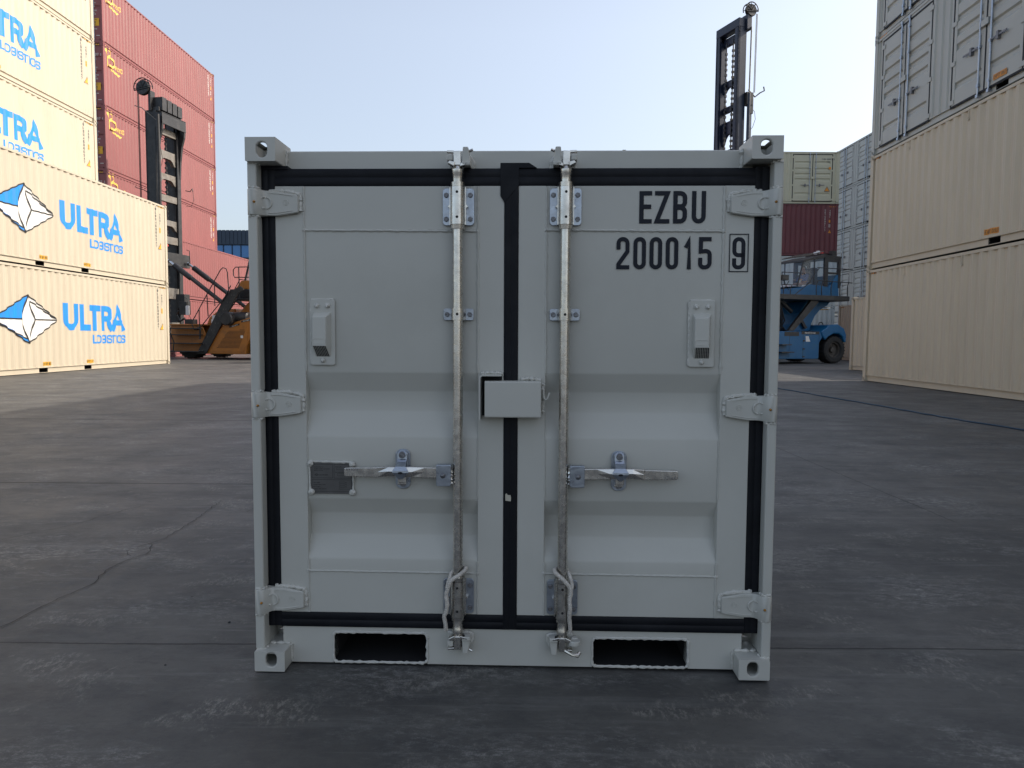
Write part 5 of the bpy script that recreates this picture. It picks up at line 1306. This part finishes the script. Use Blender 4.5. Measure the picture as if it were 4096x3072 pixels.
rail(ot, [ar([(.40, -.2, 1.72), (.35, -.2, 1.55), (.45, -.2, 1.32), (.62, -.2, 1.30), (.80, -.2, 1.45), (2.0, -.2, 2.75), (2.3, -.2, 3.25)]), ar([(.40, -.2, 1.72), (1.05, -.2, 2.75), (1.80, -.2, 3.92), (1.92, -.2, 4.02), (2.08, -.2, 3.98), (2.14, -.2, 3.82), (2.2, -.2, 2.9)]),
          ar([(.72, -.2, 2.25), (.72, -.2, 1.0)]), ar([(1.12, -.2, 2.9), (1.16, -.2, 1.9)]), ar([(1.5, -.2, 3.45), (1.5, -.2, 2.35)]), ar([(1.74, .9, 2.45), (1.80, .9, 3.2), (2.05, .9, 3.6), (2.45, .9, 3.55), (2.52, .9, 3.3), (2.52, .9, 2.7)]), ar([(1.5, .9, 2.2), (2.35, .9, 3.3)]),
          ar([(3.3, .1, 3.62), (2.3, .1, 3.62), (2.24, .1, 3.72), (2.24, .1, 3.95), (2.34, .1, 4.07), (3.3, .1, 4.07)]), ar([(2.5, .1, 4.07), (2.52, .1, 2.7)])])
# lamp and mirror cluster behind the mast
q = MB(); q.box(-1.25, -.80, .9, 1.3, 2.3, 2.95); q.box(-1.0, -.62, .8, 1.1, 2.0, 2.6); q.tube([(-1.1, .9, 2.2), (-1.2, .85, 2.0), (-1.0, .85, 1.7), (-.75, .85, 1.85)], .05, 7); q.box(-.75, -.35, .8, 1.2, 1.58, 1.80); obj('valve_block', q, M_BLKM, ot, bevel=.02)
q = MB(); q.prism(rrect(-.66, -.50, 1.98, 2.42, .04), .78, .84); obj('lamp', q, M_LAMPW, ot)
q = MB(); q.tube([(-.58, .85, 2.4), (-.62, .85, 2.75), (-.8, .85, 2.8)], .015, 5); q.tube([(-.55, .85, 2.0), (-.45, .85, 1.8)], .012, 5); obj('lamp_bracket', q, M_BLKM, ot)
wheel(ot, .0, .38, .66, .6); wheel(ot, .0, 2.55, .66, .6); wheel(ot, 3.68, .30, .60, .5); wheel(ot, 3.68, 2.5, .60, .5)

# ---- blue machine, right
bt = thing('container_handler', 'bright blue container handler with its driver in a raised cab, behind the grey container', 'container handler', (14.5, 32.2, 0), R(21.7))
mt = mast(bt, -5.22, .42, 1.80, 14.0, .85, M_NAVY, M_NAVY, ((13.75, .34, 'plain'), (11.95, .28, 'arch'), (10.9, .26, 'plain'), (10.1, .55, 'arch'), (9.05, .26, 'arch'), (8.4, .26, 'plain'), (7.3, .3, 'plain'), (5, .4, 'plain'), (3, .5, 'plain'), (1.4, .5, 'plain')), wid=.40)
q = MB(); q.prism([(.36, 14.0), (.36, 14.36), (1.86, 14.36), (1.86, 14.0)], -5.43, -5.05, 'x'); obj('crosshead', q, M_NAVY, mt, bevel=.02)
q = MB(); q.box(-5.1, -4.85, .25, .6, 13.9, 14.5); obj('reel_bracket', q, M_NAVY, mt, bevel=.02)
reel(mt, -4.90, .30, 14.68, .25, M_BLKM)
q = MB(); q.tube([(-4.93, .22, 11.3), (-4.90, .22, 14.0)], .030, 10); obj('lift_cylinder', q, M_BEAM, mt, smooth=True)
q = MB(); q.tube([(-4.96, .22, 1.5), (-4.94, .22, 11.3)], .07, 10); obj('cylinder_barrel', q, M_NAVY, mt, smooth=True)
for x_ in (-4.60, -4.55): q = MB(); q.tube([(x_, .30, 14.6), (x_-.03, .30, 11.4)], .014, 6); obj('hose', q, M_BEAM, mt)
for x_ in (-4.78, -4.74): q = MB(); q.tube([(x_, .28, 11.0), (x_-.02, .28, 6.0)], .014, 6); obj('hose', q, M_BEAM, mt)
q = MB(); q.box(-5.05, -4.72, .20, .50, 10.85, 11.35); q.tube([(-4.95, .25, 11.45), (-4.6, .25, 11.2), (-4.35, .25, 11.4), (-4.12, .25, 11.52), (-4.16, .25, 11.68)], .028, 6); q.box(-4.85, -4.70, .22, .4, 10.5, 11.1); obj('guide_arm', q, M_BLKM, mt)
q = MB(); q.tube([(-4.72, .25, 10.7), (-4.60, .25, 10.6), (-4.55, .25, 10.3), (-4.68, .25, 9.95), (-4.78, .25, 9.85)], .010, 5); q.tube([(-5.1, .3, 9.3), (-4.8, .25, 9.5), (-4.35, .25, 9.55)], .018, 5); obj('guide_cable', q, M_BLKM, mt)
for ya in (.55, 1.95):
    cy = thing_part('tilt_cylinder', bt); a, b = Vector((-4.95, ya, 4.4)), Vector((-2.0, ya, 2.3)); q = MB(); q.tube([tuple(a+(b-a)*.1), tuple(b)], .10, 12); obj('barrel', q, M_BLKM, cy, smooth=True); q = MB(); q.tube([tuple(a), tuple(a+(b-a)*.15)], .055, 10); obj('piston_rod', q, M_CHROME, cy, smooth=True)
q = prof_y([(-4.95, .55), (-4.95, 1.42), (-.85, 1.42), (-.72, 1.25), (-.92, .95), (-.95, .22), (-4.1, .22), (-4.3, .5)], -.05, 2.6); body = obj('chassis', q, M_MBLUE, bt, bevel=.02)
q = MB(); q.prism([(-1.95, 1.43), (-1.95, 1.30), (-.95, 1.30), (-.95, 1.43)], -.06, -.048); q.prism([(-2.9, 1.40), (-2.9, 1.22), (-2.1, 1.22), (-2.1, 1.40)], -.06, -.048); obj('stripe', q, M_BLKM, body)
q = MB()
for l, p in text_quads("REGIONMHE", -1.78, 1.33, .06, .06, .012, .012): q.face([(a, -.0615, b) for a, b in p])
q.face([(-1.70, -.0515, .98), (-1.45, -.0515, .98), (-1.55, -.0515, 1.22), (-1.72, -.0515, 1.22)]); obj('label_lettering', q, M_TXTW, body, fix=False)
q = MB()
for x_ in (-2.62, -1.85, -.95): q.box(x_-.006, x_+.006, -.054, -.048, .26, 1.28)
for z_ in (1.02, .66, .32): q.box(-1.86, -1.76, -.07, -.048, z_-.03, z_+.03)
q.box(-3.3, -2.75, -.35, -.05, .82, .86); q.box(-3.3, -2.6, -.35, -.05, .50, .54); obj('hatch_seams', q, M_BLKM, body)
q = prof_y([(-.90, 1.42), (-.55, 1.62), (-.50, 1.72), (.10, 1.76), (.46, 1.58), (.60, 1.30), (.60, .95), (.50, .95), (.40, 1.20), (.15, 1.34), (-.15, 1.34), (-.45, 1.20), (-.62, 1.05), (-.78, 1.20)], -.10, 2.7); obj('rear_counterweight', q, M_MBLUE, bt, bevel=.05)
q = MB(); q.tube([(-.35, .6, 1.72), (-.33, .6, 1.83), (-.22, .6, 1.86), (-.12, .6, 1.82), (-.1, .6, 1.72)], .022, 6); obj('lifting_eye', q, M_BLKM, bt)
q = MB(); q.box(-1.28, -.98, .9, 1.3, 1.42, 2.02); q.box(-1.32, -1.20, .85, 1.3, 1.6, 2.1); obj('exhaust', q, M_BLKM, bt, bevel=.03)
# curved blue pillar carrying the platform
P1 = [(-1.90, 1.42), (-1.62, 1.75), (-1.40, 2.25), (-1.0, 2.79), (.40, 2.79), (.20, 2.62), (-.20, 2.42), (-.48, 2.15), (-.68, 1.80), (-.76, 1.45)]
q = prof_y(P1, .7, 2.0); obj('cab_pillar', q, M_MBLUE, bt, bevel=.03)
q = prof_y([(-2.6, 1.45), (-2.3, 1.45), (-.95, 2.72), (-.95, 2.80), (-1.35, 2.80)], .05, .2); obj('stair_stringer', q, M_BLKM, bt)
q = prof_y([(-1.55, 2.05), (-1.45, 2.1), (-1.05, 1.6), (-1.18, 1.55)], .55, .65); obj('strut', q, M_BLKM, bt)
q = MB(); q.box(-3.25, .66, -.15, 2.55, 2.80, 3.02); obj('platform', q, M_BLKM, bt, bevel=.02)
cb_ = thing_part('cab', bt)
q = prof_y([(-2.35, 3.02), (-2.2, 3.32), (-1.5, 3.40), (-1.2, 3.52), (-.15, 3.45), (.0, 3.55), (.30, 3.98), (.42, 4.02), (.48, 3.02)], .30, 2.2); obj('cab_lower_body', q, M_MBLUE, cb_, bevel=.03)
q = MB()
for y_ in (.34, 2.16):
    q.tube([(-1.92, y_, 3.42), (-1.62, y_, 4.52)], .035, 6); q.box(-.42, -.22, y_-.05, y_+.05, 3.45, 4.72); q.box(.38, .52, y_-.05, y_+.05, 3.4, 4.75); q.box(-.42, .50, y_-.045, y_+.045, 4.56, 4.80); q.box(-.3, .45, y_-.04, y_+.04, 4.02, 4.10); q.tube([(-.98, y_, 3.5), (-.98, y_, 4.68)], .03, 6)
q.prism([(-1.66, 4.50), (-1.62, 4.58), (-.45, 4.86), (.55, 4.82), (.55, 4.74), (-.42, 4.74)], .28, 2.22)
q.box(.40, .47, .3, 2.2, 3.5, 4.0); obj('cab_frame', q, M_BLKM, cb_)
q = MB(); q.face([(-1.92, .34, 3.42), (-1.62, .34, 4.52), (-.42, .34, 4.74), (-.42, .34, 3.45)]); q.face([(-.22, .34, 3.5), (-.22, .34, 4.56), (.38, .34, 4.56), (.38, .34, 3.9)]); q.face([(-1.92, .36, 3.42), (-1.62, .36, 4.52), (-1.62, 2.14, 4.52), (-1.92, 2.14, 3.42)]); obj('cab_window', q, M_CABGL, cb_, fix=False)
q = MB(); q.box(-.45, -.15, .95, 1.55, 3.35, 4.35); q.box(-.95, -.35, .95, 1.55, 3.35, 3.55); obj('seat', q, M_BLKM, cb_, bevel=.05)
q = MB(); q.box(-1.95, -1.25, .5, 1.9, 3.42, 3.50); obj('dashboard', q, M_LAMPW, cb_, bevel=.02)
q = MB()
for i in range(4): q.tube([(-1.35+.0*i, .45+.5*i, 4.78), (-.35, .45+.5*i, 5.02)], .02, 5)
q.tube([(-1.35, .45, 4.78), (-1.35, 1.95, 4.78)], .02, 5); q.tube([(-.35, .45, 5.02), (-.35, 1.95, 5.02)], .02, 5); q.box(-.3, .2, .6, 1.6, 4.86, 4.96); q.box(.1, .35, .4, .6, 4.86, 5.08); obj('roof_rack', q, M_BLKM, cb_)
q = MB(); q.dome((-.02, .9, 4.95), .09, .15, 10, 4, (0, 0, 1)); obj('beacon', q, M_REDL, cb_, smooth=True)
q = MB(); q.box(-.62, -.52, .5, .62, 4.93, 5.05); q.box(-.78, -.68, .5, .62, 4.88, 4.99); obj('work_lamp', q, M_LAMPW, cb_)
z0 = 3.02
rail(bt, [[(-3.2, -.12, 3.95), (-2.0, -.12, 3.95), (-1.95, -.12, 3.90)], [(-3.2, -.12, 3.42), (-2.1, -.12, 3.42)], [(-3.2, -.12, 3.95), (-3.2, -.12, 3.42), (-3.1, -.12, 3.2), (-3.1, -.12, z0)], [(-2.62, -.12, 3.42), (-2.72, -.12, 3.3), (-2.72, -.12, z0)],
          [(-2.45, -.12, z0), (-1.80, -.12, 3.45), (-1.15, -.12, 4.20)], [(-1.25, -.12, 4.22), (.78, -.12, 4.22)], [(-1.2, -.12, 3.66), (.80, -.12, 3.62)]]
         + [[(x_, -.12, 3.66), (x_-.08, -.12, 3.45), (x_-.08, -.12, 3.25), (x_-.06, -.12, z0)] for x_ in (-1.2, -.9, -.35, .15, .6)], r=.02)
q = MB(); q.box(-3.1, -2.75, -.05, .25, 3.62, 3.85); q.tube([(-3.0, 0, 3.6), (-2.7, 0, 3.2)], .02, 5); q.tube([(-2.7, 0, 3.6), (-3.0, 0, 3.2)], .02, 5); obj('air_conditioner', q, M_BLKM, bt, bevel=.03)
for i in range(9): q = MB(); a = .35*i; q.tube([(-3.3+.2*math.sin(i), .3+.1*i, 2.8), (-2.9+.12*i, .2+.12*i, 2.45+.05*(i % 3)), (-2.6-.1*i, .3, 1.9+.1*(i % 4)), (-2.7+.05*i, .5, 1.45)], .03, 6); obj('hydraulic_hose', q, M_BLKM, bt, smooth=True)
wheel(bt, .0, .22, .62, .55); wheel(bt, .0, 2.35, .62, .55); wheel(bt, -3.9, .35, .66, .6); wheel(bt, -3.9, 2.3, .66, .6)

# ---- driver, sitting in the blue machine's cab
BM = Matrix.Translation((14.5, 32.2, 0)) @ Matrix.Rotation(R(21.7), 4, 'Z')
def skin_mesh(name, chains, m_, parent, sub=1):
    b = bmesh.new(); ly = b.verts.layers.skin.verify(); vs = {}; first = True
    for ch in chains:
        pv = None
        for p, r in ch:
            k = tuple(round(c, 4) for c in p)
            if k not in vs:
                v = b.verts.new(p); v[ly].radius = (r, r); v[ly].use_root = first; first = False; vs[k] = v
            v = vs[k]
            if pv is not None and pv != v and not b.edges.get((pv, v)): b.edges.new((pv, v))
            pv = v
    me = bpy.data.meshes.new(name); b.to_mesh(me); b.free(); me.materials.append(m_); o = bpy.data.objects.new(name, me); C.objects.link(o)
    md = o.modifiers.new('skin', 'SKIN'); md.use_smooth_shade = True; md = o.modifiers.new('sub', 'SUBSURF'); md.levels = md.render_levels = sub
    o.parent = parent; return o
dr = thing('person', 'driver in a dark blue jacket sitting in the cab of the blue machine', 'person'); dr.matrix_world = BM
sx, sy, sz = -.68, 1.22, 3.58
hip = (sx, sy, sz); wa = (sx+.0, sy, sz+.20); ch = (sx-.03, sy, sz+.42); nk = (sx-.04, sy, sz+.56); h0 = (sx-.07, sy, sz+.66); h1 = (sx-.085, sy, sz+.76)
skin_mesh('body', [[(hip, .13), (wa, .13), (ch, .145), (nk, .058), (h0, .075), (h1, .085), ((sx-.07, sy, sz+.84), .06)]] +
          [[(ch, .145), ((sx-.03, sy+s*.20, sz+.43), .062), ((sx-.14, sy+s*.26, sz+.20), .050), ((sx-.36, sy+s*.20, sz+.20), .040), ((sx-.43, sy+s*.18, sz+.22), .028), ((sx-.50, sy+s*.17, sz+.22), .020)] for s in (-1, 1)] +
          [[(hip, .13), ((sx-.12, sy+s*.10, sz-.01), .09), ((sx-.48, sy+s*.14, sz+.02), .065), ((sx-.55, sy+s*.14, sz-.30), .045), ((sx-.66, sy+s*.14, sz-.36), .035)] for s in (-1, 1)], M_SKIN, dr)
skin_mesh('jacket', [[(hip, .15), (wa, .15), (ch, .165), ((sx-.035, sy, sz+.53), .08)]] + [[(ch, .165), ((sx-.03, sy+s*.20, sz+.43), .075), ((sx-.14, sy+s*.26, sz+.20), .062), ((sx-.36, sy+s*.20, sz+.20), .048)] for s in (-1, 1)], M_CLOTH, dr)
q = MB(); q.dome((sx-.055, sy, sz+.765), .098, .105, 14, 5, (0, 0, 1)); q.xf(lambda a, b, c: (a+(.02 if a > sx-.05 else 0), b, c-(.05 if a > sx-.03 else 0))); obj('hair', q, M_HAIR, dr, smooth=True)
